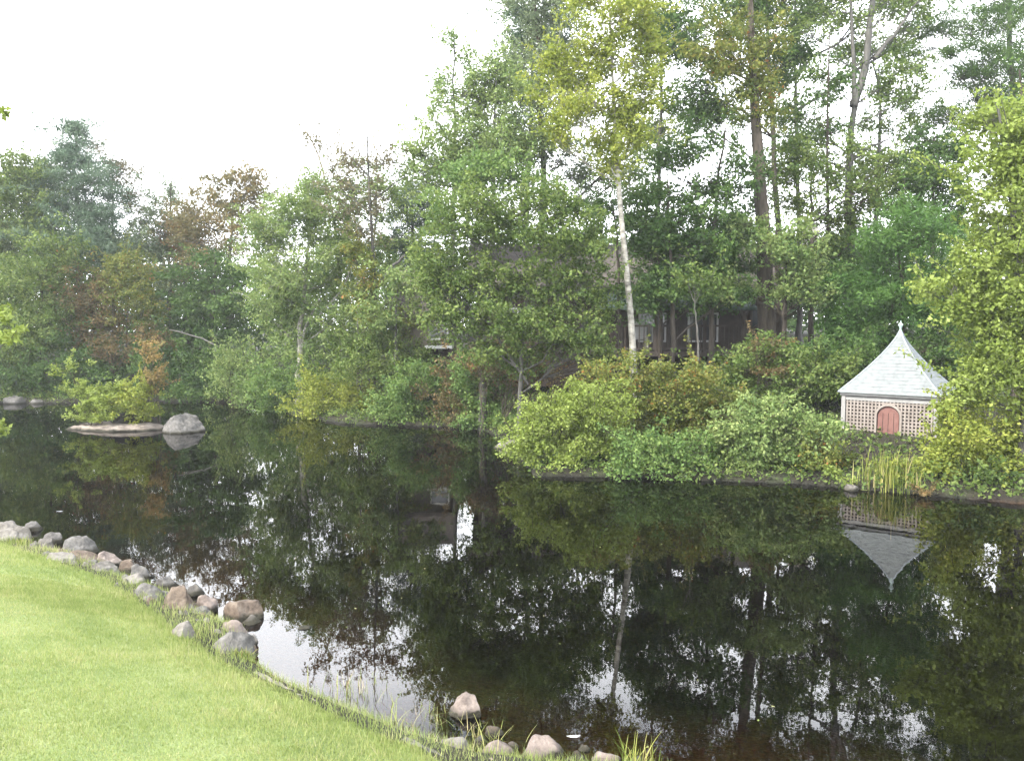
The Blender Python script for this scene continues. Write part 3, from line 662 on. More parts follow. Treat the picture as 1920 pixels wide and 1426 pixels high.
plant('oak_tree', 'dark crowned pine spreading wide behind the rusty leaves of the stout brown tree', 'tree', 27.0,
      [(1462, 560), (1450, 200), (1440, 0)], 9,
      [(1290, 30, 60, 30), (1370, 10, 60, 26), (1460, 20, 60, 28), (1530, 10, 50, 20), (1300, 90, 60, 30), (1450, 90, 60, 36), (1500, 100, 34, 18), (1290, 150, 50, 26), (1340, 190, 50, 26), (1460, 150, 40, 24),
       (1300, 215, 42, 22), (1260, 70, 40, 40), (1390, -40, 120, 30), (1500, -40, 70, 24), (1370, 225, 36, 22)], 'dark', 'dark', dens=1.05, crad=.34)
plant('dark_maple', 'dark leaved tree with a thin leaning trunk left of the stout brown trunk', 'tree', 23.4,
      [(1336, 560), (1338, 440), (1350, 320), (1358, 240)], 6,
      [(1345, 250, 40, 26), (1300, 280, 42, 28), (1370, 290, 40, 30), (1260, 325, 40, 26), (1330, 330, 60, 30), (1390, 350, 34, 28), (1290, 370, 60, 26), (1240, 285, 34, 24), (1370, 385, 44, 26)], 'dark', 'dark', dens=.8, limb_r=.02)
plant('broadleaf_tree', 'mid green leafy tree filling the gap under the forked trunk', 'tree', 24.6,
      [(1520, 560), (1522, 430), (1520, 300)], 6,
      [(1500, 290, 40, 30), (1545, 310, 46, 30), (1480, 340, 46, 34), (1530, 360, 60, 34), (1600, 350, 50, 30), (1640, 370, 46, 30), (1660, 320, 34, 22), (1590, 400, 60, 30), (1650, 420, 44, 24), (1560, 440, 56, 26), (1620, 290, 30, 18)], 'mid', 'dark', dens=.8, crad=.33)
plant('hemlock_tree', 'dark hemlock with drooping layered branches in front of the porch', 'tree', 22.6,
      [(1262, 590), (1258, 470), (1252, 330)], 6,
      [(1230, 370, 46, 22), (1290, 400, 54, 20), (1240, 430, 60, 24), (1310, 450, 60, 24), (1200, 470, 44, 22), (1260, 490, 66, 26), (1340, 500, 60, 24), (1220, 530, 52, 22), (1300, 540, 60, 22), (1380, 540, 44, 20), (1190, 410, 30, 20), (1250, 562, 50, 14), (1330, 565, 50, 14)],
      'dark', 'dark', size=.10, dens=1.35, crad=.32, flat=.4, sag=.1)
plant('maple_tree', 'leafy green maple boughs wrapped round the lower part of the stout brown trunk', 'tree', 22.8,
      [(1468, 640), (1472, 560), (1478, 440)], 5,
      [(1470, 430, 42, 24), (1420, 470, 36, 22), (1500, 470, 46, 28), (1380, 520, 40, 26), (1480, 520, 50, 26), (1540, 510, 34, 26), (1400, 550, 32, 22), (1500, 560, 46, 24), (1395, 420, 34, 24)], 'light', 'dark', dens=1.1, crad=.28)
plant('pine_tree', 'deep green pine between the porch and the vivid soft pine', 'tree', 25.2, [(1400, 640), (1384, 560), (1376, 500)], 9,
      [(1350, 470, 44, 26), (1560, 470, 40, 30), (1540, 540, 50, 40), (1600, 480, 60, 40)], 'dark', 'dark', dens=1)
plant('birch_tree', 'tall birch with a white leaning trunk and yellow-green upper leaves', 'tree', 21.5,
      [(1189, 668), (1180, 560), (1168, 440), (1156, 310), (1152, 200), (1146, 90), (1140, -60)], 7.6,
      [(1150, 30, 70, 36), (1110, 80, 40, 40), (1190, 110, 44, 40), (1120, 140, 60, 36), (1060, 170, 40, 30), (1140, 200, 50, 30), (1080, 215, 60, 26), (1180, 220, 40, 40), (1050, 130, 24, 24), (1150, 265, 40, 24), (1220, 80, 30, 30),
       (1040, 270, 24, 20), (1190, 265, 26, 24), (1100, -20, 60, 30), (1190, -20, 50, 30), (1210, 180, 24, 30), (1140, 300, 24, 20)], 'yellow', 'white', dens=1.25, crad=.28, jit=.12, limb_r=.022, size=.09)
plant('young_birch', 'thin pale trunk standing in front of the dark porch', 'tree', 21.0, [(1310, 672), (1308, 620), (1304, 590), (1302, 560)], 3, [(1300, 540, 34, 22), (1320, 530, 24, 16), (1290, 520, 30, 20)], 'mid', 'grey', dens=.8)
plant('slim_tree', 'slim brown trunk just left of the leaning white birch trunk', 'tree', 23.0, [(1162, 660), (1162, 600), (1160, 480), (1150, 380)], 6,
      [(1150, 380, 34, 26), (1130, 420, 30, 24), (1180, 400, 22, 22)], 'dark', 'dark', dens=.9)
plant('leafy_tree', 'broad mid green tree with cascading leaves left of the white birch trunk', 'tree', 21.4,
      [(975, 680), (985, 600), (990, 500), (975, 380)], 5,
      [(900, 365, 60, 34), (980, 385, 70, 36), (1060, 400, 44, 36), (860, 430, 60, 40), (940, 440, 70, 40), (1030, 455, 70, 40), (1100, 450, 36, 44), (840, 500, 50, 40), (910, 520, 70, 40), (1000, 530, 80, 44), (1090, 530, 54, 44),
       (880, 580, 50, 40), (960, 600, 70, 44), (1050, 605, 70, 44), (1120, 590, 34, 50), (1000, 660, 60, 36), (1080, 660, 50, 30), (800, 480, 26, 26), (910, 640, 36, 34), (815, 545, 42, 34), (850, 610, 34, 34), (800, 520, 24, 20)], 'mid', 'grey', dens=1.1, crad=.27, size=.09,
      extra=[([(965, 500), (985, 540), (1000, 575)], 2.6, 2.2), ([(930, 625), (955, 670), (990, 720)], 2.4, 3)])
L['midl'] = leafmat('leaf_fresh_green', (.038, .078, .028), (.085, .150, .046), (.165, .235, .080))
plant('leafy_tree', 'lighter green leafy tree top showing above the broad cascading tree', 'tree', 24.5,
      [(905, 560), (880, 420), (870, 330)], 7,
      [(860, 340, 56, 34), (930, 330, 60, 36), (990, 350, 60, 34), (820, 390, 40, 30), (1040, 370, 40, 30)], 'midl', 'grey', dens=1.0, crad=.3)
plant('tall_tree', 'tall grey-green tree behind the yellow-green birch leaves', 'tree', 30.0,
      [(1015, 560), (1020, 300), (1010, 100), (1000, -40)], 9,
      [(1000, 20, 46, 40), (1040, 60, 50, 40), (985, 90, 40, 34), (1030, 130, 56, 36), (990, 180, 50, 34), (1060, 200, 50, 34), (1010, 240, 60, 34), (970, 290, 46, 26), (1060, 290, 46, 26), (1030, -30, 50, 40), (1090, 330, 50, 26), (1180, 330, 60, 30), (1110, 380, 40, 26), (1250, 240, 40, 20)], 'grey', 'dark', dens=.92, crad=.38)
plant('sparse_tree', 'sparse light green tree with a thin trunk at the edge of the open sky', 'tree', 28.5,
      [(850, 560), (850, 330), (852, 200), (850, 70)], 5,
      [(850, 75, 26, 22), (875, 105, 24, 22), (835, 150, 30, 26), (890, 165, 34, 30), (860, 215, 44, 30), (910, 230, 46, 34), (820, 240, 36, 26), (880, 280, 60, 32), (810, 300, 44, 26), (940, 180, 34, 34), (945, 120, 26, 24), (940, 290, 50, 30), (770, 310, 30, 20), (850, 340, 60, 26)], 'light', 'grey', dens=.72, crad=.36, limb_r=.02)
plant('white_pine', 'misty blue-green pine between the bare dark trunk and the broad leafy tree', 'tree', 33,
      [(770, 660), (772, 500), (770, 340)], 8,
      [(765, 350, 34, 16), (745, 375, 40, 16), (790, 385, 44, 16), (755, 415, 56, 18), (800, 430, 40, 18), (745, 455, 46, 18), (790, 475, 50, 18), (760, 505, 54, 20), (800, 530, 46, 18), (745, 545, 40, 20)], 'blue', 'dark', dens=1.35, **NEEDLE)
plant('bare_tree', 'nearly bare dark trunk standing tall above the light green trees', 'tree', 28.2,
      [(706, 640), (704, 540), (697, 430), (690, 320), (688, 210)], 5,
      [(680, 300, 36, 20), (650, 330, 36, 24), (720, 300, 30, 20), (740, 270, 22, 14), (665, 380, 40, 26), (640, 290, 26, 14), (710, 360, 26, 22), (690, 430, 34, 22)], 'brown', 'grey', dens=.45, per=26, limb_r=.012, jit=.3,
      extra=[([(690, 330), (660, 295), (620, 270)], 1.6, .8), ([(694, 380), (730, 350), (760, 330)], 1.6, .8), ([(696, 400), (660, 370), (630, 360)], 1.6, .8), ([(706, 540), (735, 500), (768, 470)], 4, 2)])
plant('fine_birch', 'light green feathery tree leaning over the water left of the bare trunk', 'tree', 29.8,
      [(560, 700), (565, 600), (580, 480), (585, 370)], 7,
      [(585, 350, 34, 24), (560, 380, 50, 30), (620, 390, 44, 34), (520, 420, 46, 34), (580, 440, 60, 36), (640, 450, 46, 40), (500, 480, 46, 36), (560, 500, 64, 40), (630, 520, 60, 40), (505, 540, 50, 36), (570, 570, 66, 40),
       (640, 590, 60, 40), (520, 600, 50, 36), (580, 640, 60, 36), (480, 440, 26, 30), (650, 650, 50, 34)], 'light', 'white', dens=1.1, crad=.30, size=.09,
      extra=[([(598, 560), (570, 620), (560, 690)], 3, 2.2), ([(660, 500), (640, 545), (600, 590)], 2, 1.5)])
plant('yellowing_tree', 'small tree with yellowing leaves against the bare dark trunk', 'tree', 28,
      [(672, 690), (672, 620), (670, 500)], 4, [(670, 480, 30, 30), (690, 520, 26, 26), (660, 540, 28, 30), (700, 600, 40, 30), (740, 610, 30, 26)], 'mixed', 'grey', dens=.9, crad=.26)
plant('twiggy_tree', 'thin twiggy treetop poking above the light green trees', 'tree', 31, [(640, 560), (625, 400), (600, 290), (572, 245)], 4,
      [(580, 255, 24, 12), (605, 275, 24, 12), (630, 310, 26, 16), (650, 345, 30, 20)], 'brown', 'twig', dens=.5, per=22, limb_r=.012)
plant('autumn_tree', 'rounded tree turning orange and brown above the dark evergreens', 'tree', 38,
      [(430, 660), (432, 500), (436, 360)], 8,
      [(440, 345, 40, 24), (410, 375, 40, 26), (465, 380, 36, 30), (380, 410, 44, 28), (440, 420, 56, 32), (370, 450, 46, 26), (420, 470, 50, 28), (470, 350, 24, 18)], 'orange', 'grey', dens=1.05, crad=.4, size=.12)
plant('purple_tree', 'dull brown leaved tree left of the orange tree crown', 'tree', 40, [(350, 660), (350, 500), (345, 400)], 7,
      [(345, 420, 40, 26), (320, 450, 44, 30), (370, 470, 46, 28), (330, 490, 56, 26)], 'rust', 'grey', dens=.95, crad=.42, size=.12)
plant('spruce_tree', 'small pointed dark tree with its tip at the low point of the skyline', 'tree', 41, [(318, 660), (318, 500), (320, 340)], 6,
      pine_lobes(318, 340, 480, 12, 60, 8), 'grey', 'dark', dens=1.1, crad=.42, size=.12)
plant('hemlock_tree', 'broad dark evergreen low over the pond in front of the orange tree', 'tree', 35.5,
      [(400, 700), (400, 560), (404, 470)], 8,
      [(405, 480, 34, 18), (370, 510, 56, 20), (440, 510, 40, 22), (400, 545, 76, 24), (345, 560, 46, 22), (450, 570, 36, 24), (380, 590, 80, 24), (420, 625, 66, 24), (350, 635, 56, 22), (390, 660, 70, 22)], 'dark', 'dark', dens=1.1, crad=.38, flat=.45, size=.12, sag=.1)
plant('white_pine', 'tall blue-green pine with the highest tip on the left skyline', 'tree', 38.5,
      [(146, 640), (148, 480), (142, 330), (140, 228)], 8,
      pine_lobes(142, 226, 300, 12, 34, 6) + [(120, 310, 40, 18), (165, 325, 44, 18), (130, 350, 60, 20), (180, 370, 44, 20), (110, 385, 60, 20), (160, 405, 66, 22), (200, 430, 50, 22), (120, 440, 70, 22), (190, 465, 60, 22), (150, 490, 60, 20), (215, 400, 36, 18), (226, 470, 40, 24)],
      'blue', 'dark', dens=1.45, **{**NEEDLE, 'size': .19, 'crad': .44})
plant('brown_sparse_tree', 'thin brownish tree against the sky right of the tall blue-green pine', 'tree', 41, [(212, 560), (212, 420), (208, 300)], 4,
      [(205, 300, 26, 20), (225, 325, 24, 22), (200, 345, 30, 20), (230, 360, 24, 20), (190, 285, 18, 16), (240, 400, 26, 26)], 'brown', 'grey', dens=.75, crad=.4)
plant('silver_tree', 'pale silvery green tree at the dip in the skyline', 'tree', 38.5, [(268, 680), (268, 560), (262, 430)], 6,
      [(262, 425, 32, 24), (285, 455, 34, 28), (245, 470, 36, 26), (275, 505, 44, 28), (300, 540, 34, 26)], 'grey', 'grey', dens=1.0, crad=.4, size=.11)
plant('broadleaf_tree', 'rounded green tree at the far left of the skyline', 'tree', 38, [(50, 680), (50, 500), (48, 330)], 8,
      [(40, 315, 50, 26), (80, 330, 44, 30), (10, 350, 46, 34), (60, 375, 60, 34), (20, 420, 60, 36), (80, 430, 50, 34), (-30, 380, 50, 60), (40, 470, 66, 34), (-30, 480, 60, 50)], 'mid', 'grey', dens=1.15, crad=.42, size=.12)
plant('maple_tree', 'green tree in the shade below the tall pine with a few brown branches', 'tree', 35, [(80, 740), (80, 640), (78, 500)], 7,
      [(70, 500, 56, 32), (30, 540, 56, 36), (100, 540, 50, 34), (60, 590, 66, 36), (110, 600, 50, 34), (10, 610, 50, 36), (80, 650, 66, 34), (-30, 560, 50, 60), (20, 670, 60, 30), (120, 470, 40, 26)], 'mid', 'dark', dens=1.1, crad=.38, size=.11)
plant('rusty_tree', 'small tree with brown and orange leaves left of centre behind the island', 'tree', 34.8, [(175, 740), (175, 640), (172, 530)], 5,
      [(165, 540, 34, 26), (195, 560, 34, 28), (155, 580, 32, 26), (200, 600, 40, 26), (170, 620, 40, 24)], 'rust', 'dark', dens=.95, crad=.34, size=.1)
plant('yellowing_tree', 'yellow-green tree with orange touches behind the island shrub', 'tree', 35.2, [(235, 740), (238, 620), (240, 490)], 5,
      [(240, 490, 34, 24), (222, 520, 34, 28), (262, 530, 34, 30), (240, 565, 44, 30), (270, 590, 40, 28)], 'mixed', 'dark', dens=1.0, crad=.34, size=.1)
plant('broadleaf_tree', 'leafy tree top between the white birch and the stout brown trunk', 'tree', 28.0,
      [(1230, 560), (1235, 300), (1240, 100), (1245, -40)], 6,
      [(1230, 60, 46, 36), (1270, 120, 44, 34), (1220, 160, 44, 34), (1270, 190, 46, 34), (1230, 230, 44, 28), (1200, 30, 36, 40), (1280, 250, 40, 26), (1250, -20, 60, 36), (1210, 300, 50, 30), (1180, 350, 46, 30)], 'mid', 'grey', dens=.55, crad=.36)
plant('broadleaf_tree', 'mid green tree behind the slender and forked trunks', 'tree', 30.0,
      [(1640, 560), (1640, 400), (1650, 250), (1650, 120)], 7,
      [(1690, 60, 50, 26), (1710, 120, 50, 24), (1660, 170, 40, 24), (1720, 180, 44, 24), (1490, 200, 30, 20), (1660, 240, 46, 24), (1700, 290, 50, 26), (1640, 310, 46, 28), (1700, 350, 50, 30), (1480, 270, 40, 24), (1570, 330, 46, 28), (1530, 265, 34, 18), (1650, 20, 40, 18), (1620, 60, 40, 24), (1740, 240, 44, 30), (1580, 130, 34, 20), (1740, 310, 34, 26)], 'mid', 'grey', dens=.8, crad=.36)
plant('broadleaf_tree', 'pale green tree top rising left of the tall grey-green tree', 'tree', 28.5,
      [(920, 560), (925, 300), (930, 110)], 6,
      [(935, 110, 30, 26), (905, 150, 36, 28), (955, 160, 36, 30), (890, 200, 40, 30), (940, 215, 50, 34), (870, 255, 50, 30), (930, 270, 56, 34), (860, 310, 60, 30), (970, 300, 40, 30), (800, 320, 46, 26), (900, 345, 60, 30), (1000, 250, 34, 30), (780, 280, 30, 20)], 'light', 'grey', dens=.85, crad=.36)
plant('dark_tree', 'dark leafy tree screening the roof right of the white birch trunk', 'tree', 24.8,
      [(1240, 600), (1240, 500), (1250, 380)], 6,
      [(1210, 400, 40, 30), (1260, 430, 50, 30), (1320, 420, 44, 26), (1380, 450, 44, 26), (1220, 470, 46, 30), (1290, 490, 56, 30), (1360, 500, 50, 28), (1250, 540, 56, 22), (1190, 540, 34, 26), (1400, 410, 36, 24), (1330, 545, 50, 16)], 'dark', 'dark', dens=1.2, crad=.33)
plant('small_tree', 'small pale green tree in front of the cottage roof', 'tree', 27, [(742, 660), (742, 600), (745, 520)], 4,
      [(750, 520, 34, 22), (725, 560, 34, 24), (770, 570, 34, 22), (740, 610, 40, 22), (790, 540, 30, 22), (700, 590, 30, 24), (780, 500, 26, 18)], 'light', 'grey', dens=.9, crad=.28)
plant('broadleaf_tree', 'soft pale green tree filling the skyline around the bare dark trunk', 'tree', 31.0,
      [(690, 660), (700, 500), (705, 360)], 5,
      [(700, 350, 34, 20), (740, 360, 30, 22), (660, 370, 30, 20), (715, 400, 40, 28), (660, 420, 40, 28), (740, 440, 34, 26), (690, 470, 50, 32), (640, 350, 24, 16), (650, 500, 40, 30), (730, 520, 40, 28), (690, 310, 30, 14), (600, 355, 30, 16)], 'light', 'grey', dens=.8, crad=.34)
plant('broadleaf_tree', 'blue-green treetop at the upper edge left of the yellow birch crown', 'tree', 31.5,
      [(985, 560), (990, 300), (1000, 100), (1000, -40)], 7,
      [(975, 20, 34, 34), (1010, -20, 50, 34), (990, 70, 44, 34), (1040, 20, 44, 34), (960, 130, 34, 30), (1040, 100, 40, 30), (1000, 150, 46, 30), (1050, 250, 36, 24), (1000, 210, 44, 26), (1090, 20, 40, 34), (965, 60, 26, 30)], 'blue', 'grey', dens=.85, crad=.38, size=.11)
plant('broadleaf_tree', 'mid green leafy tree high behind the stout trunk and forked trunk', 'tree', 29.5,
      [(1500, 560), (1495, 300), (1490, 100), (1490, -40)], 6,
      [(1440, 40, 46, 30), (1490, 60, 46, 28), (1530, 30, 44, 26), (1570, 60, 40, 24), (1450, 110, 40, 26), (1500, 140, 40, 22), (1470, 240, 36, 24), (1420, 300, 40, 26), (1460, 320, 44, 26), (1500, -20, 80, 30), (1700, -20, 60, 26), (1740, 30, 44, 22)], 'mid', 'grey', dens=.7, crad=.36)
# boughs reaching in from the left
plant('maple_tree', 'near maple off the left edge whose yellow-green boughs reach into view', 'tree', 13.0, [(-190, 700), (-200, 500), (-190, 300), (-170, 100)], 14,
      [(-14, 380, 22, 26), (-70, 350, 50, 50), (0, 600, 26, 28), (-40, 600, 40, 40), (18, 635, 18, 12), (-110, 500, 80, 80), (-140, 260, 80, 70), (-8, 805, 8, 12), (-80, 760, 50, 50), (-150, 640, 80, 80), (4, 210, 6, 8), (-80, 190, 40, 40)], 'bright', 'grey', dens=.6, crad=.14, size=.085, limb_r=.02,
      basex=-190)
# ------------------------------------------------------------------ shrubs along the far bank, left to right
shrub('low dark shrub on the far left bank above pale stones', 34.2, [(-20, 700, 60, 36), (40, 710, 56, 34), (80, 720, 40, 28)], 'dark', crad=.36, size=.11)
shrub('dark green shrub on the left bank directly behind the island', 34.4, [(130, 690, 56, 44), (180, 700, 56, 40), (230, 700, 50, 44), (150, 735, 60, 20), (280, 690, 46, 50)], 'dark', crad=.36, size=.11)
shrub('dark hanging shrub over the shaded cove right of the island', 33.8, [(330, 700, 46, 40), (380, 705, 50, 40), (420, 700, 40, 40), (350, 738, 56, 14), (430, 735, 30, 16)], 'dark', crad=.34, size=.11)
shrub('brownish green shrub with reddish twigs above the island bush', 34, [(210, 650, 40, 26), (260, 655, 40, 30), (300, 650, 30, 26)], 'rust', crad=.28, dens=.6)
shrub('light green shrub beside the fallen pale trunk', 31.2, [(430, 680, 34, 40), (470, 690, 40, 44), (440, 725, 36, 26), (480, 735, 34, 20)], 'light', crad=.28)
shrub('green overhanging shrub where the bank turns into the left cove', 30.2, [(530, 700, 50, 40), (500, 725, 36, 26), (560, 740, 50, 34), (600, 700, 50, 40), (530, 760, 34, 14)], 'midl', crad=.28)
shrub('rounded yellow-green shrub low over the water below the bare trunk', 27.8, [(600, 745, 46, 36), (650, 750, 46, 36), (620, 775, 50, 22), (680, 770, 40, 26), (700, 740, 36, 30)], 'yellow', crad=.26)
shrub('mid green shrub with layered leaves below the cottage', 27.6, [(680, 680, 60, 36), (740, 690, 50, 40), (660, 640, 46, 26), (720, 640, 46, 26), (770, 660, 34, 26)], 'mid', crad=.28)
shrub('bright mid green shrub hanging over the dark bank edge', 26.2, [(740, 755, 46, 36), (790, 735, 40, 42), (770, 780, 46, 22), (720, 785, 36, 18), (830, 745, 30, 36), (810, 700, 34, 24)], 'midl', crad=.26, extra=[([(690, 800), (720, 806), (760, 800)], 2, 1)])
shrub('dark reddish green shrub in the hollow left of the yellow-green bush', 25.6, [(850, 700, 36, 36), (860, 750, 40, 38), (840, 785, 44, 18), (880, 775, 40, 24)], 'rust', crad=.26, dens=.8)
shrub('leafy green shrub dipping to the water left of the pale rock', 24.6, [(890, 720, 40, 44), (930, 740, 46, 40), (900, 780, 40, 26), (960, 790, 36, 30), (930, 800, 40, 20), (875, 795, 34, 18), (900, 680, 34, 26), (950, 690, 46, 30)], 'midl', crad=.25)
shrub('dull reddish shrub below the broad cascading tree', 23.6, [(900, 690, 36, 24), (960, 700, 40, 26), (1010, 700, 40, 26), (980, 680, 40, 22)], 'rust', crad=.24, dens=.8)
shrub('large rounded yellow-green bush at the left end of the near point', 18.0, [(1030, 770, 44, 30), (1080, 740, 40, 26), (1010, 815, 44, 36), (1070, 800, 60, 44), (1130, 780, 44, 44), (1050, 850, 66, 34), (1000, 850, 30, 30), (1120, 840, 46, 40), (1100, 870, 50, 22), (1150, 740, 36, 30), (990, 790, 20, 20), (1035, 880, 40, 14)], 'bright', crad=.21, size=.07, dens=1.3)
shrub('broad bush turning orange and yellow at its top, below the white birch trunk', 19.4, [(1130, 700, 46, 26), (1190, 700, 50, 30), (1250, 705, 50, 26), (1310, 715, 50, 28), (1220, 745, 60, 34), (1290, 755, 60, 34), (1350, 760, 44, 34), (1250, 800, 60, 34), (1180, 780, 44, 40), (1330, 800, 50, 26)], 'mixed', crad=.22, size=.075, dens=1.3)
shrub('low green shrub along the water edge in the middle of the point', 17.15, [(1200, 850, 50, 36), (1260, 840, 50, 36), (1310, 850, 44, 34), (1230, 880, 60, 16), (1300, 882, 50, 14), (1170, 870, 30, 20)], 'midl', crad=.2, size=.07, dens=1.2)
shrub('green rounded bush between the orange topped bush and the lattice hut', 17.3, [(1390, 790, 46, 40), (1440, 770, 44, 36), (1490, 790, 46, 36), (1380, 840, 50, 34), (1440, 835, 56, 40), (1500, 840, 50, 36), (1400, 875, 50, 18), (1470, 878, 50, 18), (1540, 810, 40, 34)], 'light', crad=.21, size=.072, dens=1.3)
shrub('dark green shrub filling the slope behind the rounded bushes', 20.6, [(1400, 700, 50, 36), (1450, 680, 50, 36), (1390, 650, 36, 24), (1480, 720, 50, 36), (1520, 690, 46, 36), (1420, 740, 46, 26), (1540, 740, 34, 26), (1350, 690, 34, 20), (1570, 690, 40, 24)], 'mid', crad=.26, dens=1.1)
shrub('pinkish green shrub on the slope right below the porch', 20.0, [(1420, 660, 40, 22), (1450, 690, 34, 18)], 'rust', crad=.22, dens=.8)
shrub('dark shrub close behind the left wall of the lattice hut', 21.6, [(1545, 655, 44, 30), (1600, 660, 46, 30), (1650, 690, 50, 34), (1730, 660, 50, 36), (1780, 650, 40, 44), (1560, 710, 24, 26)], 'dark', crad=.28)
shrub('mixed green shrub in front of the lattice hut wall', 16.9, [(1540, 850, 34, 30), (1580, 848, 32, 24), (1560, 882, 40, 24), (1610, 868, 32, 26), (1520, 880, 26, 22), (1620, 890, 30, 24)], 'mixed', crad=.19, size=.07, dens=1.1,
      extra=[([(1522, 890), (1524, 840), (1521, 800)], 2.2, 1.6), ([(1536, 885), (1538, 820)], 2.6, 2), ([(1545, 905), (1530, 880), (1520, 862)], 2.0, 1), ([(1520, 905), (1540, 880), (1548, 865)], 1.6, 1), ([(1622, 905), (1624, 850)], 3.2, 2.6), ([(1630, 905), (1628, 856)], 2.6, 2)])
shrub('small vivid green shrub at the waterline below the mixed shrub', 16.2, [(1570, 892, 26, 14), (1600, 900, 20, 10)], 'bright', crad=.14, size=.06)
shrub('reddish twiggy undergrowth at the waterline on the right', 15.3, [(1760, 925, 40, 12), (1830, 935, 50, 12), (1900, 942, 40, 12), (1700, 918, 34, 8)], 'rust', crad=.14, size=.06, dens=.6)
shrub('light yellow-green shrub at the waterline between the reeds and the right end', 15.9, [(1700, 880, 30, 24), (1740, 895, 36, 20), (1790, 900, 36, 18)], 'yellow', crad=.17, size=.065)
L['autumn'] = leafmat('leaf_autumn_orange', (.09, .10, .038), (.17, .145, .060), (.27, .19, .085))
# island shrubs
shrub('yellow-green willow bush on the left of the rock island', 24.6, [(165, 745, 26, 24), (145, 715, 16, 18), (200, 760, 32, 22), (180, 780, 30, 12), (125, 690, 9, 10), (205, 730, 22, 18)], 'bright', crad=.16, size=.075, dens=1.2, basez=.2)
shrub('green leafy bush on the rock island next to the grey boulder', 24.8, [(250, 750, 28, 26), (275, 735, 18, 28), (240, 780, 32, 12), (285, 765, 12, 20), (225, 735, 16, 18)], 'yellow', crad=.16, size=.075, dens=1.2, basez=.2)
shrub('tall thin shrub with orange leaves on the island above the boulder', 25.0, [(288, 668, 14, 20), (300, 690, 12, 18), (275, 705, 16, 18), (290, 725, 12, 18), (268, 645, 9, 12)], 'autumn', name='autumn_shrub', crad=.18, size=.075, dens=.9, basez=.2)
# fallen / leaning pale trunks
def log(name, label, pts, D, w0, w1, bark, cat='fallen trunk'):
    pw = np.array([P(a, b, D + (c[0] if c else 0)) for a, b, *c in pts]); t = np.linspace(0, len(pw) - 1, 16)
    q = np.stack([np.interp(t, np.arange(len(pw)), pw[:, i]) for i in range(3)], 1); q[1:-1] = (q[:-2] + 2 * q[1:-1] + q[2:]) / 4
    q[1:-1] += np.random.default_rng(3).normal(size=(14, 3)) * .015
    lines = [(q, np.linspace(w0, w1, 16) * D / FPX, 8)]
    for k in (5, 9, 12):
        e = q[k] + np.array([.25, .1, .5]) * (1 if k % 2 else -.6)
        lines.append((np.array([q[k], (q[k] + e) / 2 + .03, e]), [.02, .013, .006], 5))
    V, F = tubes(lines); tag(finish(name, mesh_np(name, V, F), BK[bark], smooth=True), label, cat)
log('fallen_trunk', 'long pale trunk leaning down toward the water right of the island', [(318, 618, 1), (370, 630, .6), (450, 668, 0), (510, 705, -.8), (540, 765, -1.5)], 31.6, 1.1, 2.2, 'grey')
# ------------------------------------------------------------------ woods behind
rng = np.random.default_rng(77); cl = []
for i in range(150):
    px = rng.uniform(-700, 2700); D = rng.uniform(42, 58)
    toppx = np.interp(px, [-700, 0, 240, 300, 480, 700, 900, 1500, 2700], [400, 400, 470, 500, 500, 470, 430, 440, 380]) + rng.uniform(0, 50)
    tp_ = P(px, toppx, D); b = gz(tp_[0], D)
    n = 55
    cc = np.stack([tp_[0] + rng.normal(size=n) * 1.6, D + rng.normal(size=n) * 1.4, b + .4 + (tp_[2] - b) * rng.random(n)], 1); cl.append(cc)
cl = np.concatenate(cl)
V, F, v = leaves(rng, cl, np.full(len(cl), .75), 26, .26, .6, .7, .6, 0, rng.random(len(cl)))
TOT[0] += len(F)
tag(finish('far_woods', mesh_np('far_woods', V, F, v), L['dark']), 'dark mass of woodland far behind the trees and house', 'woods', kind='stuff')
# leaf litter and low plants on the far bank
n = 60000; x = rng.uniform(-22, 17, n); y = rng.uniform(13, 36, n); zz, i2, a2, b2 = ground(x, y, True)
k = (~i2) & (b2 < a2) & (zz > .05) & (y < 36); c = np.stack([x, y, zz + .06], 1)[k]
V, F, v = leaves(rng, c, np.full(len(c), .14), 3, .09, .6, .5, .9)
n = 26000; x = rng.uniform(-26, 18, n); y = rng.uniform(13, 36, n); zz, i2, a2, b2 = ground(x, y, True)
k = (b2 < a2) & (b2 < .75) & (~i2 | (b2 < .22)) & (vnoise(x, y, .9, 5) > -.75); hh = rng.random(n) ** 1.4 * (.42 + .22 * vnoise(x, y, .6, 1)); c = np.stack([x, y, np.maximum(zz, 0.02) + .04 + hh], 1)[k]
V2, F2, v2 = leaves(rng, c, np.full(len(c), .12), 6, .085, .5, .7, .5); F = np.concatenate([F, F2 + len(V)]); V = np.concatenate([V, V2]); v = np.concatenate([v, v2])
tag(finish('ground_cover', mesh_np('ground_cover', V, F, v), L['mid']), 'low leafy ground cover on the far bank', 'ground cover', kind='stuff')

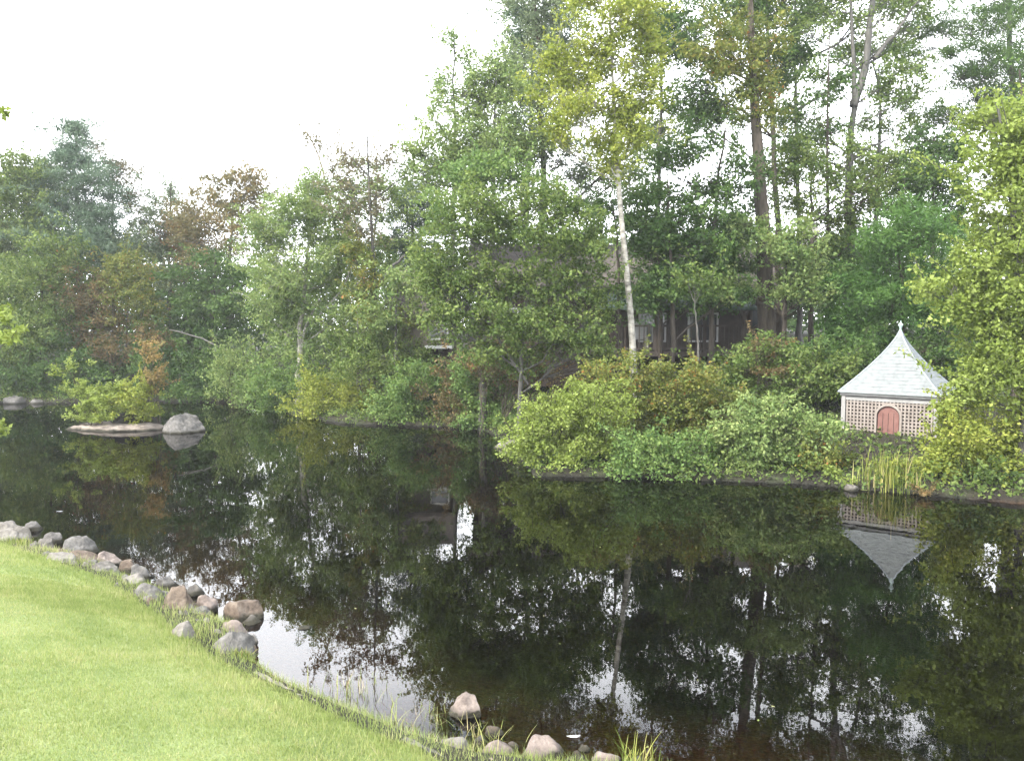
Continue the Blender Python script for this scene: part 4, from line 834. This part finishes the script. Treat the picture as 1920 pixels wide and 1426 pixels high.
# ------------------------------------------------------------------ reeds and sedge
def tuft(name, label, cat, px, py, n, h, rad, mt, z=None, Y_=None, lean=.5, wd=.006, seed=1, group=None):
    r_ = np.random.default_rng(seed); b = W(px, py, 0.02 if z is None else z)
    VV, FF, vv = [], [], []; off = 0
    for i in range(n):
        a = r_.uniform(0, 2 * np.pi); p0 = np.array([*(r_.normal(size=2) * rad * .5), 0]); hh = h * r_.uniform(.45, 1.15)
        g = gz(b[0] + p0[0], b[1] + p0[1]); p0[2] = g - b[2] - .01
        dr = np.array([math.cos(a), math.sin(a), 0]); sd_ = np.array([-dr[1], dr[0], 0]); ln = lean * r_.uniform(.1, 1.2)
        t = np.linspace(0, 1, 6)[:, None]; q = p0 + dr * hh * ln * t ** 2 + np.array([0, 0, 1]) * hh * (t - .28 * ln * t ** 2)
        w_ = wd * (1 - t ** 2) * r_.uniform(.7, 1.3) + .0006
        VV += [q - sd_ * w_, q + sd_ * w_]; k = np.arange(5)[:, None]
        FF.append(np.concatenate([k, k + 6, k + 7, k + 1], 1) + off); off += 12; vv.append(np.full(12, r_.random()))
    k = 14; a = np.arange(k) * 2 * np.pi / k; zc = [gz(b[0] + rad * .9 * math.cos(q_), b[1] + rad * .9 * math.sin(q_)) - b[2] - .09 for q_ in a]
    VV.append(np.array([[rad * .9 * math.cos(q_), rad * .9 * math.sin(q_), z_] for q_, z_ in zip(a, zc)])); VV.append(np.array([[.3 * rad * math.cos(q_), .3 * rad * math.sin(q_), gz(b[0], b[1]) - b[2] - .07] for q_ in a]))
    kk = np.arange(k); FF.append(np.stack([kk, (kk + 1) % k, (kk + 1) % k + k, kk + k], 1) + off); vv.append(np.full(2 * k, .1))
    me = mesh_np(name, np.concatenate(VV), np.concatenate(FF), np.concatenate(vv))
    o = finish(name, me, L[mt]); o.location = b; return tag(o, label, cat, group)
tuft('reed_clump', 'tall green reeds in front of the arched door of the hut', 'reeds', 1662, 915, 110, .72, .45, 'reed', seed=2, wd=.010, lean=.25)
tuft('reed_clump', 'shorter yellow reeds at the waterline right of the tall green reeds', 'reeds', 1692, 920, 70, .5, .4, 'reed', seed=3, wd=.009, lean=.35)
tuft('reed_clump', 'dry straw coloured stalks at the waterline left of the tall green reeds', 'reeds', 1622, 915, 24, .55, .3, 'sedge', seed=4, wd=.010, lean=.25)
tuft('sedge_clump', 'widest sedge clump in the white water reflection beside the lawn edge', 'sedge', 680, 1290, 110, .30, .34, 'sedge', seed=5, wd=.004)
tuft('sedge_clump', 'dry sedge clump left of the pointed pink rock', 'sedge', 800, 1345, 120, .27, .28, 'sedge', seed=6, wd=.0035, lean=.9)
tuft('sedge_clump', 'tall green sedge clump just in front of the pointed pink rock', 'sedge', 915, 1385, 100, .27, .22, 'sedge', seed=7, wd=.0035, lean=.7)
tuft('sedge_clump', 'bright upright sedge clump at the bottom edge right of the last shore rock', 'sedge', 1195, 1440, 60, .30, .14, 'reed', seed=8, wd=.004, lean=.5)
tuft('grass_tuft', 'grass tuft between the brown boulder and the round grey stone', 'grass tuft', 375, 1185, 90, .13, .16, 'lawn', z=.2, seed=9, wd=.003)
tuft('grass_tuft', 'green weeds spilling over the right side of the round grey stone', 'grass tuft', 462, 1225, 90, .12, .10, 'reed', z=.12, seed=10, wd=.004, lean=.9)
tuft('grass_tuft', 'yellow-green tuft among the leftmost shore rocks', 'grass tuft', 40, 1010, 70, .16, .20, 'reed', z=.25, seed=11, wd=.004)
tuft('grass_tuft', 'small tuft of weeds at the foot of the topmost left shore rocks', 'grass tuft', 70, 985, 50, .15, .18, 'reed', z=.2, seed=12, wd=.004)
tuft('grass_tuft', 'short grass tuft below the small dark shore rocks near the water bend', 'grass tuft', 265, 1110, 90, .12, .3, 'lawn', z=.25, seed=13, wd=.003)

# ------------------------------------------------------------------ rocks
RK = {}
RK['grey'] = solid('granite_grey', (0.052, 0.050, 0.047), (0.125, 0.120, 0.112), scale=9, bump=1, bscale=30, c3=(0.186, 0.181, 0.171), wet=True)
RK['brown'] = solid('granite_brown', (0.054, 0.042, 0.033), (0.132, 0.102, 0.078), scale=8, bump=1, bscale=28, c3=(0.198, 0.168, 0.138), wet=True)
RK['pink'] = solid('granite_pink', (0.085, 0.068, 0.060), (0.200, 0.166, 0.145), scale=8, bump=.9, bscale=26, c3=(0.297, 0.259, 0.234), wet=True)
RK['pale'] = solid('granite_pale', (0.105, 0.097, 0.087), (0.190, 0.177, 0.158), scale=7, bump=.9, bscale=24, c3=(0.253, 0.240, 0.221), wet=True)
RK['brown2'] = solid('granite_sandy', (.13, .11, .09), (.24, .205, .175), scale=5, bump=.6, bscale=20, c3=(.33, .29, .25), wet=True)
RK['dark'] = solid('granite_dark', (0.040, 0.036, 0.032), (0.120, 0.112, 0.100), scale=7, bump=.7, bscale=26, c3=(0.224, 0.216, 0.200), wet=True)
from mathutils import noise as mn
def rock(label, px, py, wpx, hpx, mt='grey', z=0.0, seed=0, deep=.8, cuts=9, name='shore_rock', tilt=0, cat='rock', top=0, sub=4):
    """px,py: foot centre of the rock in the view; wpx,hpx: its width and height there"""
    r_ = random.Random(seed * 17 + int(px)); b = W(px, py, z)
    if py > 870:
        for _ in range(4): z = max(z, gz(b[0], b[1] + .05) - .015); b = W(px, py, z)
    D = b[1]; s = D / FPX
    sx_, sz_ = wpx * s / 2, hpx * s * 1.0
    sy_ = sx_ * deep; cz = 0.1 * sz_
    bm = bmesh.new(); bmesh.ops.create_icosphere(bm, subdivisions=sub, radius=1)
    pl = []
    for i in range(cuts):
        n_ = Vector((r_.gauss(0, 1), r_.gauss(0, 1), abs(r_.gauss(0, .9)))).normalized(); pl.append((n_, r_.uniform(.62, .88)))
    if top: pl.append((Vector((r_.uniform(-.15, .15), r_.uniform(-.15, .15), 1)).normalized(), top))
    so = Vector((r_.uniform(-50, 50), r_.uniform(-50, 50), 0))
    for v in bm.verts:
        c = v.co.copy()
        for n_, d in pl:
            k = c.dot(n_)
            if k > d: c -= n_ * (k - d) * .93
        c *= 1 + .16 * mn.noise(c * 1.5 + so) + .07 * mn.noise(c * 3.7 + so) + .04 * mn.noise(c * 9 + so)
        v.co = c
    mxz = max(v.co.z for v in bm.verts); mxx = max(abs(v.co.x) for v in bm.verts)
    for v in bm.verts:
        v.co = Vector((v.co.x / mxx * sx_, v.co.y * sy_, v.co.z / mxz * (sz_ if v.co.z > 0 else sz_ * .6)))
    me = bpy.data.meshes.new(name); bm.to_mesh(me); bm.free()
    o = finish(name, me, RK[mt]); o.location = (b[0], b[1] + sy_ * .8, z - .02); o.rotation_euler = (0, tilt, 0)
    me.polygons.foreach_set('use_smooth', np.ones(len(me.polygons), bool))
    try: me.set_sharp_from_angle(angle=math.radians(28))
    except Exception: pass
    return tag(o, label, cat)
rock('large rounded grey boulder at the right end of the island', 334, 812, 78, 36, 'grey', 0, 1, deep=.9, cuts=4, name='boulder', tilt=0, sub=5)
rock('long flat pale slab of rock under the island bushes', 215, 808, 178, 15, 'brown2', 0, 2, deep=.45, cuts=7, name='flat_rock', top=.55, sub=5)
rock('thin pale ledge at the left tip of the island', 150, 806, 70, 7, 'brown2', 0, 3, deep=.6, name='flat_rock', top=.6)
rock('pale rock at the waterline left of the yellow-green bush', 958, 842, 72, 15, 'pale', 0, 4, deep=.8, top=.7)
rock('brown flat stone on the bank below the reeds', 1600, 916, 28, 9, 'dark', 0, 5, top=.6)
rock('long pale stone on the far left bank at the waterline', 18, 757, 50, 15, 'grey', 0, 6, deep=.9)
rock('small pale stone beside the long stone on the far left bank', 62, 757, 30, 9, 'grey', 0, 7)
# the row along the lawn, left to right
rr = [
 ('pale rounded stone at the far left of the lawn row', 8, 996, 48, 26, 'pale', .12),
 ('grey stone behind the leftmost weeds at the top of the lawn row', 56, 986, 32, 16, 'grey', .03),
 ('dark small stone beneath the leftmost pale rounded stone', 30, 1002, 40, 24, 'dark', .18),
 ('flat light stone low at the left edge of the lawn', 2, 1003, 50, 18, 'pale', .2),
 ('grey stone above the dark round one at the left shore bend', 94, 1008, 34, 20, 'grey', .05),
 ('round dark grey stone with a cleft between pale stones on the left shore', 78, 1024, 34, 24, 'dark', .12),
 ('largest broad grey rock in the left part of the lawn row', 135, 1032, 66, 32, 'grey', .03),
 ('flat dark stone tucked under the largest broad grey rock', 138, 1046, 60, 20, 'brown', .16),
 ('low pale slab between the lawn and the largest broad grey rock', 98, 1046, 60, 16, 'pale', .22),
 ('reddish grey wedge stone right of the largest broad grey rock', 190, 1056, 62, 28, 'pink', .04),
 ('dark stone shadowed under the reddish grey wedge stone', 180, 1066, 56, 18, 'dark', .14),
 ('small reddish brown stone before the rounded mottled one', 232, 1064, 34, 24, 'brown', .04),
 ('rounded mottled grey stone halfway along the lawn row', 254, 1076, 42, 28, 'grey', .06),
 ('little white stone at the water right of the rounded mottled one', 284, 1076, 12, 8, 'pale', .0),
 ('small pale stones edge piece just below the rounded mottled stone', 240, 1084, 44, 14, 'pale', .2),
 ('flat grey topped stone behind the big brown boulder', 303, 1094, 48, 20, 'grey', .04),
 ('wide mossy grey stone sunk in the grass left of the big brown boulder', 268, 1118, 60, 32, 'grey', .16),
 ('big brown boulder in the middle of the lawn row', 325, 1138, 66, 48, 'brown', .06),
 ('dark reddish stone behind the big brown boulder on its right', 362, 1108, 34, 22, 'dark', .02),
 ('pinkish pointed stone right of the big brown boulder', 382, 1138, 44, 32, 'pink', .03),
 ('small grey stone low between the two brown boulders', 372, 1146, 34, 16, 'grey', .1),
 ('second brown boulder standing in the water at the shore corner', 446, 1162, 84, 46, 'brown', -.02),
 ('dark wet stone at the foot of the second brown boulder', 466, 1168, 44, 22, 'dark', -.02),
 ('mottled low brown stone in front of the second brown boulder', 428, 1182, 56, 26, 'pink', .06),
 ('pale stone sunk in the lawn left of the grass tuft', 336, 1184, 46, 28, 'pale', .26),
 ('large smooth round grey stone at the corner of the lawn', 428, 1222, 84, 44, 'grey', .10),
 ('pointed pink rock standing in the shallow water', 872, 1345, 70, 54, 'pink', -.02),
 ('wide pale pink stone at the bottom edge, left of the faceted one', 930, 1420, 78, 36, 'pink', .02),
 ('faceted pinkish stone at the bottom edge between two wider stones', 1012, 1426, 92, 42, 'pink', .0),
 ('low pink stone at the bottom edge left of the upright sedge', 1138, 1440, 66, 34, 'pink', .0),
 ('flat stone mostly below the frame right of the upright sedge', 1196, 1448, 54, 26, 'pale', .0),
 ('pale grey stone under the sedge left of the wide pale pink stone', 852, 1400, 56, 22, 'pale', .1),
 ('small brown stone behind the wide pale pink stone', 926, 1375, 40, 20, 'brown', .0),
 ('small dark stone in the shallows beyond the lawn corner', 566, 1180, 40, 14, 'dark', -.03),
]
for i, (lb, px, py, w_, h_, mt, z_) in enumerate(rr):
    rock(lb, px, py + 6, w_ * 1.08, h_ * .92, mt, z_, 20 + i, deep=.85, cuts=14)['group'] = 'stones lining the near shore'
rf_ = random.Random(9); used_lb = set()
def near_label(px, py, col):
    best = min(rr, key=lambda q: (q[1] - px) ** 2 + (q[2] - py) ** 2); dx, dy = px - best[1], py - best[2]
    side = ('right of' if dx > 0 else 'left of') if abs(dx) > abs(dy) else ('in front of' if dy > 0 else 'behind')
    core = ' '.join(best[0].split()[:9]); lb = 'small %s stone %s the %s' % (col, side, core)
    lb = ' '.join(lb.split()[:16])
    for bad in (' of', ' the', ' between', ' in', ' at', ' and', ' on', ' from'):
        if lb.endswith(bad): lb = lb[:-len(bad)]
    return lb
def filler(px, py, w_, h_, mt, z_, i, grp):
    lb = near_label(px, py, {'pink': 'pinkish'}.get(mt, mt))
    if lb in used_lb: return
    used_lb.add(lb); rock(lb, px, py, w_, h_, mt, z_, 200 + i, name='small_stone', sub=3)['group'] = grp
for i in range(110):
    k = rf_.random() ** .9 * 3.999; a_ = [(0, 1010), (150, 1056), (300, 1125), (455, 1205), (470, 1240)]; i0 = int(k); q = k - i0
    px = a_[i0][0] * (1 - q) + a_[i0 + 1][0] * q + rf_.uniform(-14, 14); py = a_[i0][1] * (1 - q) + a_[i0 + 1][1] * q + rf_.uniform(-12, 14)
    filler(px, py, rf_.uniform(14, 34), rf_.uniform(9, 18), rf_.choice(['grey', 'brown', 'dark', 'grey', 'pale']), .06, i, 'small stones wedged in the shore row')
for i in range(26):
    px = rf_.uniform(840, 1250); py = 1405 + rf_.uniform(-15, 40)
    filler(px, py, rf_.uniform(16, 34), rf_.uniform(8, 16), rf_.choice(['pink', 'brown', 'grey', 'dark']), .02, 200 + i, 'small stones at the bottom edge')
# pale edging slabs
def slab(label, pts, w_, z_, mt='pale'):
    a, b = W(*pts[0], z_), W(*pts[1], z_); d = b - a; Ln = float(np.hypot(d[0], d[1])); rz = math.atan2(d[1], d[0])
    bm = bmesh.new(); bmesh.ops.create_grid(bm, x_segments=24, y_segments=6, size=.5)
    for v in bm.verts:
        ex_ = 1 - .16 * abs(v.co.x * 2) ** 4
        v.co = Vector((v.co.x * Ln, v.co.y * w_ * ex_ + .02 * mn.noise(Vector((v.co.x * 7 * Ln, v.co.y, z_))), .012 * mn.noise(Vector((v.co.x * Ln * 6, v.co.y * 5, 3)))))
    r = bmesh.ops.extrude_face_region(bm, geom=list(bm.faces))
    for v in [g for g in r['geom'] if isinstance(g, bmesh.types.BMVert)]: v.co.z -= .14
    bmesh.ops.recalc_face_normals(bm, faces=bm.faces)
    me = bpy.data.meshes.new('edging_stone'); bm.to_mesh(me); bm.free()
    o = finish('edging_stone', me, RK[mt]); m_ = (a + b) / 2; o.location = (m_[0], m_[1], z_ + .012); o.rotation_euler = (0, 0, rz); tag(o, label, 'edging stone')
slab('pale edging stone along the lawn beside the white reflection', [(474, 1262), (545, 1300)], .09, .15)
slab('longer pale edging stone following the first toward the sedge', [(553, 1304), (650, 1350)], .08, .15)
slab('grey edging stone along the lawn near the bottom of the picture', [(752, 1388), (830, 1428)], .11, .17, 'grey')
# floating specks and leaves
r_ = np.random.default_rng(12); n = 420; x = r_.uniform(-12, 6, n); y = 4.5 + 20 * r_.random(n) ** 1.6; zz, i2, a2, b2 = ground(x, y, True)
k = i2 & ((vnoise(x, y, 1.3, 3) > .1) | (a2 < .8)); c = np.stack([x, y, 0 * x + .006], 1)[k]; n = len(c); th_ = r_.uniform(0, 6.28, n); sz = r_.uniform(.006, .022, n)
cor = [np.stack([np.cos(th_ + q_) * sz * e_, np.sin(th_ + q_) * sz * e_, 0 * sz], 1) for q_, e_ in ((0, 1), (1.57, .5), (3.14, 1), (4.71, .5))]
V = np.stack([c + q_ for q_ in cor], 1).reshape(-1, 3)
tag(finish('floating_debris', mesh_np('floating_debris', V, np.arange(n * 4).reshape(-1, 4), np.repeat(r_.random(n), 4)), L['sedge']), 'tiny leaves and specks floating on the pond', 'debris', kind='stuff')
for lb, px, py, s_ in (('white leaf floating near the left shore rocks', 112, 958, .07), ('pale leaf shaped chip floating above the bottom edge stones', 1075, 1380, .06)):
    b = W(px, py, .006); bm = bmesh.new()
    vs = [bm.verts.new((s_ * x_, s_ * y_ * .6, h_)) for x_, y_, h_ in ((-1, 0, .006), (-.4, .55, .0), (.4, .5, .004), (1, 0, .012), (.4, -.5, 0), (-.4, -.55, .004))]; bm.faces.new(vs)
    me = bpy.data.meshes.new('floating_leaf'); bm.to_mesh(me); bm.free(); o = finish('floating_leaf', me, M_white); o.location = b; tag(o, lb, 'leaf')
print('LEAVES', TOT[0])

# ------------------------------------------------------------------ thin haze over the pond
m, t, o = mat('air'); pv = N(t, 'ShaderNodeVolumePrincipled'); pv.inputs['Density'].default_value = HAZE; pv.inputs['Color'].default_value = (.93, .96, 1, 1); pv.inputs['Anisotropy'].default_value = .2
t.links.new(pv.outputs[0], o.inputs['Volume'])
hb = MB().box((0, 35, 9.5), (300, 250, 25)).build('haze', m); tag(hb, 'thin pale summer haze in the air', 'haze', kind='stuff')
